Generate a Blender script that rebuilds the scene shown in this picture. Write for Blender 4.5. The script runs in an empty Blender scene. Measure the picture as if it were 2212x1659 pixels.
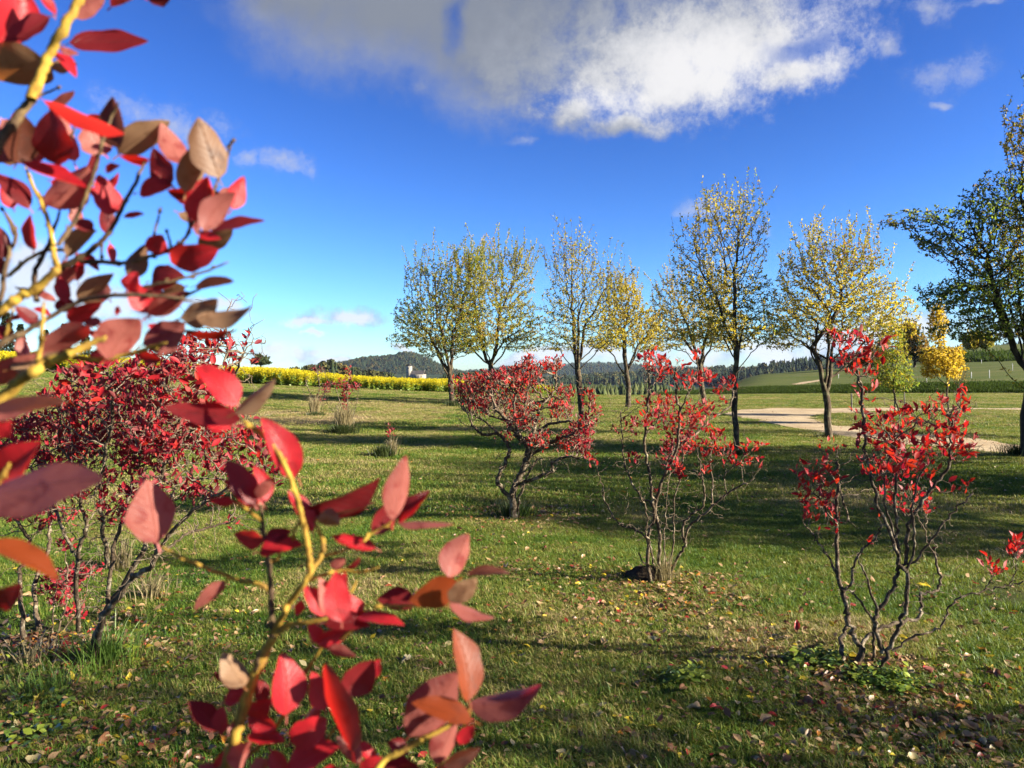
import bpy, math, random
import numpy as np
from mathutils import Vector, Matrix, Quaternion

random.seed(7)
rng = np.random.default_rng(11)
scene = bpy.context.scene
COL = scene.collection

# ------------------------------------------------------------------ camera
F = 1661.0                      # focal length in units of the 2212 px wide view
HOR = 800.0                     # row of the horizon in that view
PITCH = math.atan((829.5 - HOR) / F)
EYE = 1.6
cam_d = bpy.data.cameras.new("camera")
cam_d.sensor_width = 34.6
cam_d.lens = 34.6 * F / 2212.0
cam_d.clip_start = 0.02
cam_d.clip_end = 20000
cam_d.dof.use_dof = True
cam_d.dof.focus_distance = 11.0
cam_d.dof.aperture_fstop = 7.6
cam = bpy.data.objects.new("camera", cam_d)
COL.objects.link(cam)
cam.location = (0, 0, EYE)
cam.rotation_euler = (math.pi / 2 - PITCH, 0, 0)
scene.camera = cam

# ------------------------------------------------------------------ sun, sky, exposure
SUN_EL = math.radians(21)
SUN_BACK = math.radians(15)      # the sun stands to the right, a little behind the camera
sun_h = (math.cos(SUN_BACK), -math.sin(SUN_BACK))
sun_dir = Vector((math.cos(SUN_EL) * sun_h[0], math.cos(SUN_EL) * sun_h[1], math.sin(SUN_EL)))
sl = bpy.data.lights.new("sun", 'SUN')
sl.energy = 5.0
sl.angle = math.radians(0.55)
sl.color = (1.0, 0.90, 0.73)
so = bpy.data.objects.new("sun", sl)
COL.objects.link(so)
so.rotation_euler = sun_dir.to_track_quat('Z', 'Y').to_euler()
so.location = (30, -5, 20)

SKY_STRENGTH = 0.05
vs = scene.view_settings
vs.view_transform = 'Standard'
vs.look = 'None'
vs.exposure = 2.4
vs.gamma = 1.0
vs.use_curve_mapping = False
scene.cycles.max_bounces = 7
scene.cycles.diffuse_bounces = 3
scene.cycles.glossy_bounces = 2
scene.cycles.transmission_bounces = 4
scene.cycles.transparent_max_bounces = 8
scene.cycles.volume_bounces = 0

CT, ST = math.cos(PITCH), math.sin(PITCH)


def ray(px, py):
    x = (px - 1106.0) / F
    v = -(py - 829.5) / F
    return Vector((x, CT + ST * v, -ST + CT * v))


def P(px, py, Y):
    d = ray(px, py)
    t = Y / d.y
    return Vector((d.x * t, Y, EYE + d.z * t))


def az_el(px, py):
    d = ray(px, py).normalized()
    return math.atan2(d.x, d.y), math.asin(d.z)


# ------------------------------------------------------------------ node helpers
class NT:
    def __init__(s, tree):
        s.t = tree
        s.n = tree.nodes
        s.l = tree.links

    def node(s, typ, **kw):
        n = s.n.new(typ)
        for k, v in kw.items():
            setattr(n, k, v)
        return n

    def put(s, sock, v):
        if isinstance(v, bpy.types.NodeSocket):
            s.l.new(v, sock)
        else:
            sock.default_value = v

    def math(s, op, a, b=0.0, c=0.0, clamp=False):
        n = s.node('ShaderNodeMath', operation=op)
        n.use_clamp = clamp
        s.put(n.inputs[0], a)
        s.put(n.inputs[1], b)
        s.put(n.inputs[2], c)
        return n.outputs[0]

    def vmath(s, op, a, b=None, c=None):
        n = s.node('ShaderNodeVectorMath', operation=op)
        s.put(n.inputs[0], a)
        if b is not None:
            s.put(n.inputs[1], b)
        if c is not None:
            s.put(n.inputs[2], c)
        return n

    def noise(s, vec, scale, detail=4, rough=0.55, dist=0.0, lac=2.0):
        n = s.node('ShaderNodeTexNoise')
        if vec is not None:
            s.put(n.inputs['Vector'], vec)
        n.inputs['Scale'].default_value = scale
        n.inputs['Detail'].default_value = detail
        n.inputs['Roughness'].default_value = rough
        n.inputs['Distortion'].default_value = dist
        n.inputs['Lacunarity'].default_value = lac
        return n

    def ramp(s, fac, stops, interp='LINEAR'):
        n = s.node('ShaderNodeValToRGB')
        s.put(n.inputs[0], fac)
        cr = n.color_ramp
        cr.interpolation = interp
        while len(cr.elements) < len(stops):
            cr.elements.new(0.5)
        for e, (p, c) in zip(cr.elements, stops):
            e.position = p
            e.color = (*c, 1) if len(c) == 3 else c
        return n.outputs[0]

    def smooth(s, v, a, b, lo=0.0, hi=1.0):
        n = s.node('ShaderNodeMapRange', interpolation_type='SMOOTHSTEP')
        s.put(n.inputs[0], v)
        n.inputs[1].default_value = a
        n.inputs[2].default_value = b
        n.inputs[3].default_value = lo
        n.inputs[4].default_value = hi
        return n.outputs[0]

    def mix(s, f, a, b, mode='MIX'):
        n = s.node('ShaderNodeMix', data_type='RGBA', blend_type=mode)
        s.put(n.inputs[0], f)
        s.put(n.inputs[6], a if isinstance(a, bpy.types.NodeSocket) else (*a, 1))
        s.put(n.inputs[7], b if isinstance(b, bpy.types.NodeSocket) else (*b, 1))
        return n.outputs[2]


# ------------------------------------------------------------------ world: sky with clouds
world = bpy.data.worlds.new("World")
scene.world = world
world.use_nodes = True
w = NT(world.node_tree)
w.n.clear()
wout = w.node('ShaderNodeOutputWorld')
sky = w.node('ShaderNodeTexSky', sky_type='NISHITA')
sky.sun_disc = False
sky.sun_elevation = SUN_EL
sky.sun_rotation = math.atan2(sun_dir.x, sun_dir.y)
sky.altitude = 700
sky.air_density = 1.0
sky.dust_density = 0.3
sky.ozone_density = 2.0
hs = w.node('ShaderNodeGamma')
hs.inputs['Gamma'].default_value = 1.72
w.l.new(sky.outputs[0], hs.inputs['Color'])
bg_sky = w.node('ShaderNodeBackground')
w.l.new(w.mix(1.0, hs.outputs[0], (0.135, 0.193, 0.292), 'MULTIPLY'), bg_sky.inputs[0])
bg_sky.inputs[1].default_value = SKY_STRENGTH

tc = w.node('ShaderNodeTexCoord')
dirn = w.vmath('NORMALIZE', tc.outputs['Generated']).outputs[0]
sx = w.node('ShaderNodeSeparateXYZ')
w.l.new(dirn, sx.inputs[0])
az = w.math('ARCTAN2', sx.outputs[0], sx.outputs[1])
el = w.math('ARCSINE', sx.outputs[2])
cb = w.node('ShaderNodeCombineXYZ')
w.l.new(az, cb.inputs[0])
w.l.new(el, cb.inputs[1])
uv = cb.outputs[0]
warp = w.noise(dirn, 7.0, 5, 0.6)
wv = w.vmath('MULTIPLY_ADD', w.vmath('SUBTRACT', warp.outputs['Color'], (0.5, 0.5, 0.5)).outputs[0], (0.13, 0.09, 0.0), uv).outputs[0]


def blobs(vec, items):
    acc = None
    for (cx, cy, rx, ry) in items:
        a, e = az_el(cx, cy)
        d = w.vmath('SUBTRACT', vec, (a, e, 0)).outputs[0]
        d = w.vmath('MULTIPLY', d, (F / rx, F / ry, 0)).outputs[0]
        ln = w.vmath('LENGTH', d).outputs['Value']
        acc = ln if acc is None else w.math('SMOOTH_MIN', acc, ln, 0.25)
    return w.math('SUBTRACT', 1.0, acc)


big = blobs(wv, [(640, -40, 170, 95), (860, 0, 330, 130), (1120, 60, 330, 150), (1370, 110, 280, 120), (1550, 80, 190, 105),
                 (1670, 70, 80, 60), (1480, 185, 130, 50), (1235, 255, 80, 40), (1350, 282, 110, 26), (900, -260, 700, 170),
                 (1300, -180, 400, 160), (1680, 150, 110, 35)])
small = blobs(wv, [(900, 200, 110, 50), (2090, 165, 110, 46), (1900, 120, 30, 18), (2000, 30, 46, 24), (2150, 0, 50, 10), (610, 355, 70, 22),
                   (1105, 305, 50, 16), (1520, 468, 70, 26), (1665, 500, 28, 16), (385, 270, 95, 48), (290, 235, 60, 36),
                   (520, 345, 40, 22), (1755, 500, 30, 12), (2050, 235, 30, 10), (-400, 300, 200, 60), (2700, 400, 160, 50)])
low = blobs(wv, [(770, 688, 140, 30), (670, 700, 80, 18), (680, 727, 30, 8), (595, 765, 65, 30), (655, 772, 50, 22),
                 (1150, 780, 120, 20), (1300, 765, 120, 34), (1480, 765, 140, 36), (1680, 750, 150, 44), (1860, 730, 110, 36),
                 (1990, 715, 80, 34), (60, 610, 220, 95), (200, 670, 220, 75), (470, 655, 80, 20), (890, 757, 45, 14),
                 (720, 790, 60, 12), (2300, 720, 250, 50), (-300, 660, 320, 90), (40, 540, 70, 40)])
holes = blobs(wv, [(985, 40, 30, 44), (1690, 92, 52, 24)])
n1 = w.noise(dirn, 8.0, 14, 0.66, 0.25)
n2 = w.noise(dirn, 34.0, 10, 0.72, 0.1)
nn = w.math('ADD', w.math('MULTIPLY', w.math('SUBTRACT', n1.outputs[0], 0.5), 1.9), w.math('MULTIPLY', w.math('SUBTRACT', n2.outputs[0], 0.5), 1.3))
big2 = w.math('SUBTRACT', big, w.math('MULTIPLY', w.math('MAXIMUM', w.math('ADD', w.math('ADD', holes, 0.45), w.math('MULTIPLY', nn, 2.2)), 0.0), 0.5))
bright = blobs(wv, [(1540, 150, 300, 120), (1340, 225, 190, 55), (1740, 90, 160, 140)])
ragged = w.smooth(bright, -0.9, 0.1, 0.5, 1.45)
mb = w.smooth(w.math('ADD', big2, w.math('MULTIPLY', nn, ragged)), -0.5, 0.78)
ms = w.math('MULTIPLY', w.smooth(w.math('ADD', small, w.math('MULTIPLY', nn, 1.5)), 0.0, 1.5), 0.62)
ml = w.math('MULTIPLY', w.smooth(w.math('ADD', low, w.math('MULTIPLY', nn, 1.1)), -0.1, 0.85), 0.9)
# unseen clouds added round the rest of the sky to neutralise the blue ambient
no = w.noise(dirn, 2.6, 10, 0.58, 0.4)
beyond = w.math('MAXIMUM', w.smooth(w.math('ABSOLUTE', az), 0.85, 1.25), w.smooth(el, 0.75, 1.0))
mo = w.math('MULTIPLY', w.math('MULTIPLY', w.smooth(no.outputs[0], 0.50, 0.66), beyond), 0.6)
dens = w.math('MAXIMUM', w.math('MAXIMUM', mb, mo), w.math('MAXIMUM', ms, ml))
# the cloud's own tone: grey where it is thick and turned from the sun, white where thin or towards the sun (right)
tone = w.smooth(w.math('ADD', bright, w.math('MULTIPLY', nn, 0.75)), -0.95, 0.95)
thick = w.smooth(big, -0.1, 0.55)
tone_b = w.math('MAXIMUM', tone, w.math('MULTIPLY', w.math('SUBTRACT', 1.0, thick), 0.38))
n3 = w.noise(w.vmath('ADD', dirn, (0.03, 0.0, 0.025)).outputs[0], 22.0, 8, 0.6)
tone_l = w.smooth(w.math('ADD', n3.outputs[0], w.math('MULTIPLY', low, 0.25)), 0.42, 0.7)
isbig = w.smooth(w.math('SUBTRACT', mb, ml), -0.05, 0.05)
tone_l2 = w.math('MAXIMUM', tone_l, w.smooth(ms, 0.05, 0.2))
cb_col = w.ramp(tone_b, [(0.0, (0.27, 0.30, 0.36)), (0.45, (0.42, 0.45, 0.52)), (1.0, (0.95, 0.94, 0.94))])
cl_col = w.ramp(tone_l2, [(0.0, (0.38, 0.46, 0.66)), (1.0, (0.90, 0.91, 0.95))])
ccol = w.mix(isbig, cl_col, cb_col)
bg_cl = w.node('ShaderNodeBackground')
w.l.new(ccol, bg_cl.inputs[0])
bg_cl.inputs[1].default_value = 0.186
mixw = w.node('ShaderNodeMixShader')
above = w.smooth(el, -0.01, 0.005)
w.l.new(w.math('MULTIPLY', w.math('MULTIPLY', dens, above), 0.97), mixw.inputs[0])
w.l.new(bg_sky.outputs[0], mixw.inputs[1])
w.l.new(bg_cl.outputs[0], mixw.inputs[2])
w.l.new(mixw.outputs[0], wout.inputs[0])

# ------------------------------------------------------------------ object helpers


def setp(o, label=None, cat=None, group=None, kind=None):
    if label:
        o['label'] = label
    if cat:
        o['category'] = cat
    if group:
        o['group'] = group
    if kind:
        o['kind'] = kind
    return o


def link(name, data, parent=None, **kw):
    o = bpy.data.objects.new(name, data)
    COL.objects.link(o)
    if parent is not None:
        o.parent = parent
    return setp(o, **kw)


def empty(name, loc, **kw):
    o = link(name, None, **kw)
    o.location = loc
    o.empty_display_size = 0.1
    return o


def mesh_np(name, V, Fc, mats=(), mi=None, smooth=False, uvs=None):
    """V (n,3) floats, Fc (m,k) ints with k = 3 or 4"""
    V = np.asarray(V, dtype=np.float32).reshape(-1, 3)
    Fc = np.asarray(Fc, dtype=np.int32)
    me = bpy.data.meshes.new(name)
    k = Fc.shape[1]
    me.vertices.add(len(V))
    me.vertices.foreach_set('co', V.ravel())
    me.loops.add(Fc.size)
    me.loops.foreach_set('vertex_index', Fc.ravel())
    me.polygons.add(len(Fc))
    me.polygons.foreach_set('loop_start', np.arange(0, Fc.size, k, dtype=np.int32))
    me.polygons.foreach_set('loop_total', np.full(len(Fc), k, dtype=np.int32))
    for m in mats:
        me.materials.append(m)
    if mi is not None:
        me.polygons.foreach_set('material_index', np.asarray(mi, dtype=np.int32))
    if smooth:
        me.polygons.foreach_set('use_smooth', np.ones(len(Fc), dtype=bool))
    if uvs is not None:
        ul = me.uv_layers.new(name='uv')
        ul.data.foreach_set('uv', np.asarray(uvs, dtype=np.float32)[Fc.ravel()].ravel())
    me.update(calc_edges=True)
    return me


def norm(a):
    a = np.asarray(a, dtype=float)
    return a / (np.linalg.norm(a, axis=-1, keepdims=True) + 1e-9)


class Tubes:
    """collects tubes into one mesh"""

    def __init__(s):
        s.V = []
        s.F = []
        s.n = 0

    def add(s, pts, rad, k=6, cap=True, rough=0.0):
        pts = np.asarray(pts, dtype=float)
        rad = np.asarray(rad, dtype=float)
        m = len(pts)
        if m < 2:
            return
        t = np.empty_like(pts)
        t[1:-1] = pts[2:] - pts[:-2]
        t[0] = pts[1] - pts[0]
        t[-1] = pts[-1] - pts[-2]
        t = norm(t)
        a = np.array([0.0, 1.0, 0.0]) if abs(t[0][1]) < 0.8 else np.array([1.0, 0, 0])
        u = np.cross(t[0], a)
        u /= np.linalg.norm(u) + 1e-9
        ang = np.arange(k) * 2 * math.pi / k
        ca, sa = np.cos(ang), np.sin(ang)
        rings = np.empty((m, k, 3))
        for i in range(m):
            u = u - t[i] * np.dot(u, t[i])
            u /= np.linalg.norm(u) + 1e-9
            v = np.cross(t[i], u)
            rr = rad[i] * (1 + rough * rng.uniform(-1, 1, k)) if rough else rad[i] * np.ones(k)
            rings[i] = pts[i] + (rr * ca)[:, None] * u + (rr * sa)[:, None] * v
        s.V.append(rings.reshape(-1, 3))
        i0 = np.arange(m - 1)[:, None] * k + np.arange(k)[None, :]
        i1 = np.arange(m - 1)[:, None] * k + (np.arange(k)[None, :] + 1) % k
        f = np.stack([i0, i1, i1 + k, i0 + k], -1).reshape(-1, 4) + s.n
        s.F.append(f)
        s.n += m * k
        if cap:
            s.V.append(np.array([pts[-1] + t[-1] * rad[-1] * 0.6]))
            b = s.n - k
            c = s.n
            s.n += 1
            idx = np.arange(k)
            s.F.append(np.stack([b + idx, b + (idx + 1) % k, np.full(k, c), np.full(k, c)], -1))

    def mesh(s, name, mat, smooth=True):
        V = np.concatenate(s.V)
        Fc = np.concatenate(s.F)
        # cap faces are degenerate quads: write them as triangles through split lists
        tri = Fc[:, 2] == Fc[:, 3]
        me = bpy.data.meshes.new(name)
        nq, nt = int((~tri).sum()), int(tri.sum())
        loops = np.concatenate([Fc[~tri].ravel(), Fc[tri][:, :3].ravel()]).astype(np.int32)
        me.vertices.add(len(V))
        me.vertices.foreach_set('co', V.astype(np.float32).ravel())
        me.loops.add(len(loops))
        me.loops.foreach_set('vertex_index', loops)
        me.polygons.add(nq + nt)
        me.polygons.foreach_set('loop_start', np.concatenate([np.arange(nq) * 4, nq * 4 + np.arange(nt) * 3]).astype(np.int32))
        me.polygons.foreach_set('loop_total', np.concatenate([np.full(nq, 4), np.full(nt, 3)]).astype(np.int32))
        me.materials.append(mat)
        if smooth:
            me.polygons.foreach_set('use_smooth', np.ones(nq + nt, dtype=bool))
        me.update(calc_edges=True)
        return me


def catmull(pts, rad, sub):
    pts = np.asarray(pts, dtype=float)
    rad = np.asarray(rad, dtype=float)
    n = len(pts)
    out, ro = [], []
    for i in range(n - 1):
        p0 = pts[max(i - 1, 0)]
        p1, p2 = pts[i], pts[i + 1]
        p3 = pts[min(i + 2, n - 1)]
        for j in range(sub):
            t = j / sub
            out.append(0.5 * ((2 * p1) + (-p0 + p2) * t + (2 * p0 - 5 * p1 + 4 * p2 - p3) * t * t + (-p0 + 3 * p1 - 3 * p2 + p3) * t ** 3))
            ro.append(rad[i] * (1 - t) + rad[i + 1] * t)
    out.append(pts[-1])
    ro.append(rad[-1])
    return np.array(out), np.array(ro)


# ------------------------------------------------------------------ terrain
COLS = np.array([-200, 30, 300, 540, 760, 970, 1180, 1350, 1500, 1650, 1800, 1950, 2100, 2212, 2400], dtype=float)
ROWS = [
    (53, [796, 800, 815, 830, 840, 848, 852, 854, 854, 852, 851, 850, 850, 850, 850]),
    (57, [795, 799, 814, 829, 839, 847, 853, 856, 852, 851, 850, 850, 849, 849, 849]),
    (60, [795, 799, 813, 828, 838, 846, 854, 858, 845, 839, 836, 834, 833, 833, 833]),
    (66, [794, 798, 812, 826, 837, 845, 858, 862, 848, 837, 835, 833, 831, 829, 828]),
    (90, [790, 795, 808, 820, 832, 840, 866, 872, 852, 828, 824, 819, 813, 809, 806]),
    (130, [788, 792, 803, 812, 828, 836, 870, 880, 850, 814, 808, 801, 791, 785, 780]),
    (170, [786, 790, 800, 808, 826, 834, 880, 890, 850, 808, 797, 790, 781, 778, 776]),
    (180, [786, 790, 800, 808, 826, 834, 880, 890, 852, 808, 797, 787, 771, 768, 766]),
    (280, [785, 789, 799, 807, 826, 836, 900, 905, 870, 825, 803, 772, 748, 742, 738]),
    (400, [785, 788, 799, 808, 826, 840, 900, 905, 900, 860, 830, 790, 760, 745, 738]),
    (800, [805, 806, 808, 812, 818, 822, 840, 845, 845, 840, 830, 805, 775, 765, 760]),
    (7000, [803] * 15),
    (14000, [801.5] * 15),
]
RY = np.array([12.0] + [r[0] for r in ROWS])
RZ = np.array([[0.0] * len(COLS)] + [[EYE - (y - HOR) / F * Y for y in ys] for Y, ys in ROWS])


def terrain(X, Y):
    X = np.asarray(X, dtype=float)
    Y = np.asarray(Y, dtype=float)
    Ys = np.maximum(Y, 6.0)
    px = np.clip(1106 + F * X / Ys, COLS[0], COLS[-1])
    ci = np.clip(np.searchsorted(COLS, px) - 1, 0, len(COLS) - 2)
    ct = (px - COLS[ci]) / (COLS[ci + 1] - COLS[ci])
    ct = ct * ct * (3 - 2 * ct) * 0.5 + ct * 0.5
    Yc = np.clip(Y, RY[0], RY[-1])
    ri = np.clip(np.searchsorted(RY, Yc) - 1, 0, len(RY) - 2)
    rt = (Yc - RY[ri]) / (RY[ri + 1] - RY[ri])
    rt = np.where(ri == 0, rt * rt * (2 - rt), rt)
    a = RZ[ri, ci] * (1 - ct) + RZ[ri, ci + 1] * ct
    b = RZ[ri + 1, ci] * (1 - ct) + RZ[ri + 1, ci + 1] * ct
    z = a * (1 - rt) + b * rt
    und = 0.018 * np.sin(X * 1.3 + 0.4 * Y) * np.cos(Y * 0.9 - 0.3 * X) + 0.012 * np.sin(X * 3.1 + 1.7) * np.sin(Y * 2.7 + X * 0.5)
    return z + und * np.clip((80 - np.abs(Y)) / 40, 0, 1)


def tz(x, y):
    return float(terrain(x, y))


def ground(px, py):
    """where the ray of a view pixel meets the ground"""
    d = ray(px, py)
    Y = 1.0
    last = Y
    while Y < 3000:
        p = P(px, py, Y)
        if p.z < tz(p.x, p.y):
            break
        last = Y
        Y *= 1.02
    lo, hi = last, Y
    for _ in range(24):
        m = (lo + hi) / 2
        p = P(px, py, m)
        if p.z < tz(p.x, p.y):
            hi = m
        else:
            lo = m
    p = P(px, py, hi)
    p.z = tz(p.x, p.y)
    return p


# ------------------------------------------------------------------ materials


def new_mat(name):
    m = bpy.data.materials.new(name)
    m.use_nodes = True
    t = NT(m.node_tree)
    t.n.clear()
    out = t.node('ShaderNodeOutputMaterial')
    return m, t, out


ALB = 0.50      # all surface colours are kept at daylight reflectances


def principled(t, col, rough=0.6, spec=0.3, normal=None):
    if isinstance(col, bpy.types.NodeSocket):
        col = t.mix(1.0, col, (ALB, ALB, ALB), 'MULTIPLY')
    else:
        col = tuple(c * ALB for c in col)
    b = t.node('ShaderNodeBsdfPrincipled')
    t.put(b.inputs['Base Color'], col if isinstance(col, bpy.types.NodeSocket) else (*col, 1))
    t.put(b.inputs['Roughness'], rough)
    b.inputs['Specular IOR Level'].default_value = spec
    if normal is not None:
        t.l.new(normal, b.inputs['Normal'])
    return b


def bump(t, h, strength=0.4, dist=0.02):
    n = t.node('ShaderNodeBump')
    n.inputs['Strength'].default_value = strength
    n.inputs['Distance'].default_value = dist
    t.l.new(h, n.inputs['Height'])
    return n.outputs[0]


def simple_mat(name, c1, c2=None, scale=5, rough=0.7, spec=0.2, bstr=0.3, bdist=0.01, obj=True):
    m, t, out = new_mat(name)
    tc = t.node('ShaderNodeTexCoord')
    n = t.noise(tc.outputs['Object' if obj else 'Generated'], scale, 6, 0.6)
    col = t.ramp(n.outputs[0], [(0.3, c1), (0.7, c2 or c1)])
    b = principled(t, col, rough, spec, bump(t, n.outputs[0], bstr, bdist))
    t.l.new(b.outputs[0], out.inputs[0])
    return m


def bark_mat(name, dark, light, lichen, lam=0.35, scale=30, stretch=(1, 1, 0.25), bdist=0.01):
    m, t, out = new_mat(name)
    tc = t.node('ShaderNodeTexCoord')
    v = t.vmath('MULTIPLY', tc.outputs['Object'], stretch).outputs[0]
    n = t.noise(v, scale, 8, 0.65, 0.3)
    n2 = t.noise(tc.outputs['Object'], scale * 0.35, 4, 0.6)
    c = t.ramp(n.outputs[0], [(0.35, dark), (0.62, light)])
    lm = t.smooth(n2.outputs[0], 0.58 - lam * 0.2, 0.68)
    c = t.mix(t.math('MULTIPLY', lm, lam * 1.6), c, lichen)
    b = principled(t, c, 0.85, 0.15, bump(t, n.outputs[0], 0.9, bdist))
    t.l.new(b.outputs[0], out.inputs[0])
    return m


def leaf_mat(name, top, under, trans=None, rough=0.42, spec=0.45, tw=0.35, veins=False, var=0.25, spots=0.0):
    """leaf with its own upper and lower colours, some light shining through"""
    m, t, out = new_mat(name)
    geo = t.node('ShaderNodeNewGeometry')
    oi = t.node('ShaderNodeObjectInfo')
    n = t.noise(geo.outputs['Position'], 14.0 if not veins else 45.0, 3, 0.6)
    rv = t.math('ADD', t.math('MULTIPLY', oi.outputs['Random'], 0.5), t.math('MULTIPLY', n.outputs[0], 0.75))
    rs = geo.outputs['Random Per Island']
    rv = t.math('ADD', t.math('MULTIPLY', rs, 0.35), rv)
    dk = tuple(c * (1 - var) for c in top)
    lt = tuple(min(1, c * (1 + var) + 0.01) for c in top)
    ctop = t.ramp(rv, [(0.2, dk), (0.95, lt)])
    cun = t.ramp(rv, [(0.2, tuple(c * (1 - var) for c in under)), (0.95, tuple(min(1, c * (1 + var * 0.6)) for c in under))])
    col = t.mix(geo.outputs['Backfacing'], ctop, cun)
    nrm = None
    if veins:
        uvn = t.node('ShaderNodeUVMap')
        s = t.node('ShaderNodeSeparateXYZ')
        t.l.new(uvn.outputs[0], s.inputs[0])
        au = t.math('ABSOLUTE', t.math('SUBTRACT', s.outputs[0], 0.5))
        mid = t.smooth(au, 0.0, 0.022, 1.0, 0.0)
        ph = t.math('SUBTRACT', s.outputs[1], t.math('MULTIPLY', au, 0.75))
        ph = t.math('ADD', ph, t.math('MULTIPLY', t.math('SUBTRACT', n.outputs[0], 0.5), 0.03))
        wv = t.math('ABSOLUTE', t.math('SUBTRACT', t.math('FRACT', t.math('MULTIPLY', ph, 8.0)), 0.5))
        side = t.math('MULTIPLY', t.smooth(wv, 0.0, 0.09, 1.0, 0.0), t.smooth(au, 0.5, 0.25, 0.0, 1.0))
        fine = t.noise(uvn.outputs[0], 28.0, 5, 0.7)
        vein = t.math('MAXIMUM', mid, t.math('MULTIPLY', side, t.smooth(n.outputs[0], 0.35, 0.7, 0.08, 0.5)))
        col = t.mix(t.math('MULTIPLY', vein, 0.30), col, (min(1, under[0] * 1.15), under[1] * 1.15, under[2] * 0.9))
        mott = t.smooth(fine.outputs[0], 0.55, 0.75)
        col = t.mix(t.math('MULTIPLY', mott, 0.25 + spots), col, tuple(c * 0.45 for c in top))
        blot = t.noise(geo.outputs['Position'], 75, 3, 0.6, 0.8)
        col = t.mix(t.smooth(blot.outputs[0], 0.50, 0.68, 0, 0.6), col, tuple(c * 0.42 + 0.01 for c in top))
        edge = t.smooth(au, 0.38, 0.5)
        col = t.mix(t.math('MULTIPLY', edge, 0.35), col, tuple(c * 0.55 for c in top))
        hb = t.math('ADD', t.math('MULTIPLY', vein, -1.0), t.math('MULTIPLY', fine.outputs[0], 0.35))
        nrm = bump(t, hb, 0.55, 0.0014)
    b = principled(t, col, rough, spec, nrm)
    tr = t.node('ShaderNodeBsdfTranslucent')
    t.put(tr.inputs[0], (*[c * 0.58 for c in (trans or tuple(min(1, c * 1.6) for c in top))], 1))
    mx = t.node('ShaderNodeMixShader')
    mx.inputs[0].default_value = tw
    t.l.new(b.outputs[0], mx.inputs[1])
    t.l.new(tr.outputs[0], mx.inputs[2])
    t.l.new(mx.outputs[0], out.inputs[0])
    return m


BL = {  # blueberry leaves
    'red': leaf_mat('red_leaf', (0.42, 0.007, 0.015), (0.38, 0.08, 0.07), (0.95, 0.035, 0.02), rough=0.55, spec=0.22),
    'scarlet': leaf_mat('scarlet_leaf', (0.50, 0.018, 0.007), (0.40, 0.09, 0.06), (1.0, 0.07, 0.02), rough=0.55, spec=0.22),
    'maroon': leaf_mat('maroon_leaf', (0.20, 0.010, 0.020), (0.30, 0.07, 0.07), (0.5, 0.02, 0.03), rough=0.55, spec=0.22),
    'wine': leaf_mat('wine_leaf', (0.36, 0.007, 0.020), (0.34, 0.08, 0.08), (0.7, 0.02, 0.05), rough=0.55, spec=0.22),
}
FG = {  # the same in close-up, with veins
    'r': leaf_mat('close_red_leaf', (0.54, 0.011, 0.022), (0.46, 0.15, 0.12), (1.0, 0.05, 0.04), rough=0.40, spec=0.28, tw=0.45, veins=True),
    'd': leaf_mat('close_maroon_leaf', (0.19, 0.010, 0.014), (0.38, 0.12, 0.10), (0.60, 0.015, 0.01), rough=0.36, spec=0.28, tw=0.45, veins=True),
    'o': leaf_mat('close_orange_leaf', (0.25, 0.038, 0.003), (0.27, 0.07, 0.018), (0.75, 0.15, 0.015), rough=0.45, spec=0.28, tw=0.45, veins=True, spots=0.15),
    't': leaf_mat('close_tan_leaf', (0.26, 0.08, 0.02), (0.42, 0.25, 0.14), (0.6, 0.2, 0.05), rough=0.5, spec=0.28, tw=0.45, veins=True, spots=0.25),
    'b': leaf_mat('close_brown_leaf', (0.12, 0.028, 0.013), (0.28, 0.14, 0.07), (0.24, 0.06, 0.02), rough=0.42, spec=0.28, tw=0.45, veins=True, spots=0.2),
}
M_stem_fg = bark_mat('yellow_shoot_bark', (0.30, 0.16, 0.025), (0.56, 0.38, 0.055), (0.16, 0.07, 0.03), 0.5, 120, (1, 1, 0.6), 0.001)
M_stem_fg_dark = bark_mat('dark_shoot_bark', (0.055, 0.032, 0.02), (0.16, 0.10, 0.055), (0.35, 0.24, 0.10), 0.4, 120, (1, 1, 0.6), 0.0015)
M_bush = bark_mat('blueberry_bark', (0.040, 0.026, 0.016), (0.17, 0.12, 0.075), (0.52, 0.44, 0.31), 0.45, 70, (1, 1, 0.3), 0.004)
M_twig = bark_mat('blueberry_twig_bark', (0.09, 0.06, 0.04), (0.28, 0.21, 0.14), (0.42, 0.35, 0.26), 0.35, 60, (1, 1, 0.5), 0.002)
M_bark = bark_mat('orchard_bark', (0.034, 0.023, 0.014), (0.13, 0.09, 0.055), (0.27, 0.26, 0.14), 0.45, 26, (1, 1, 0.3), 0.02)
M_bark_dark = bark_mat('dark_bark', (0.03, 0.022, 0.016), (0.10, 0.075, 0.05), (0.16, 0.15, 0.09), 0.3, 22, (1, 1, 0.3), 0.02)
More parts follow.
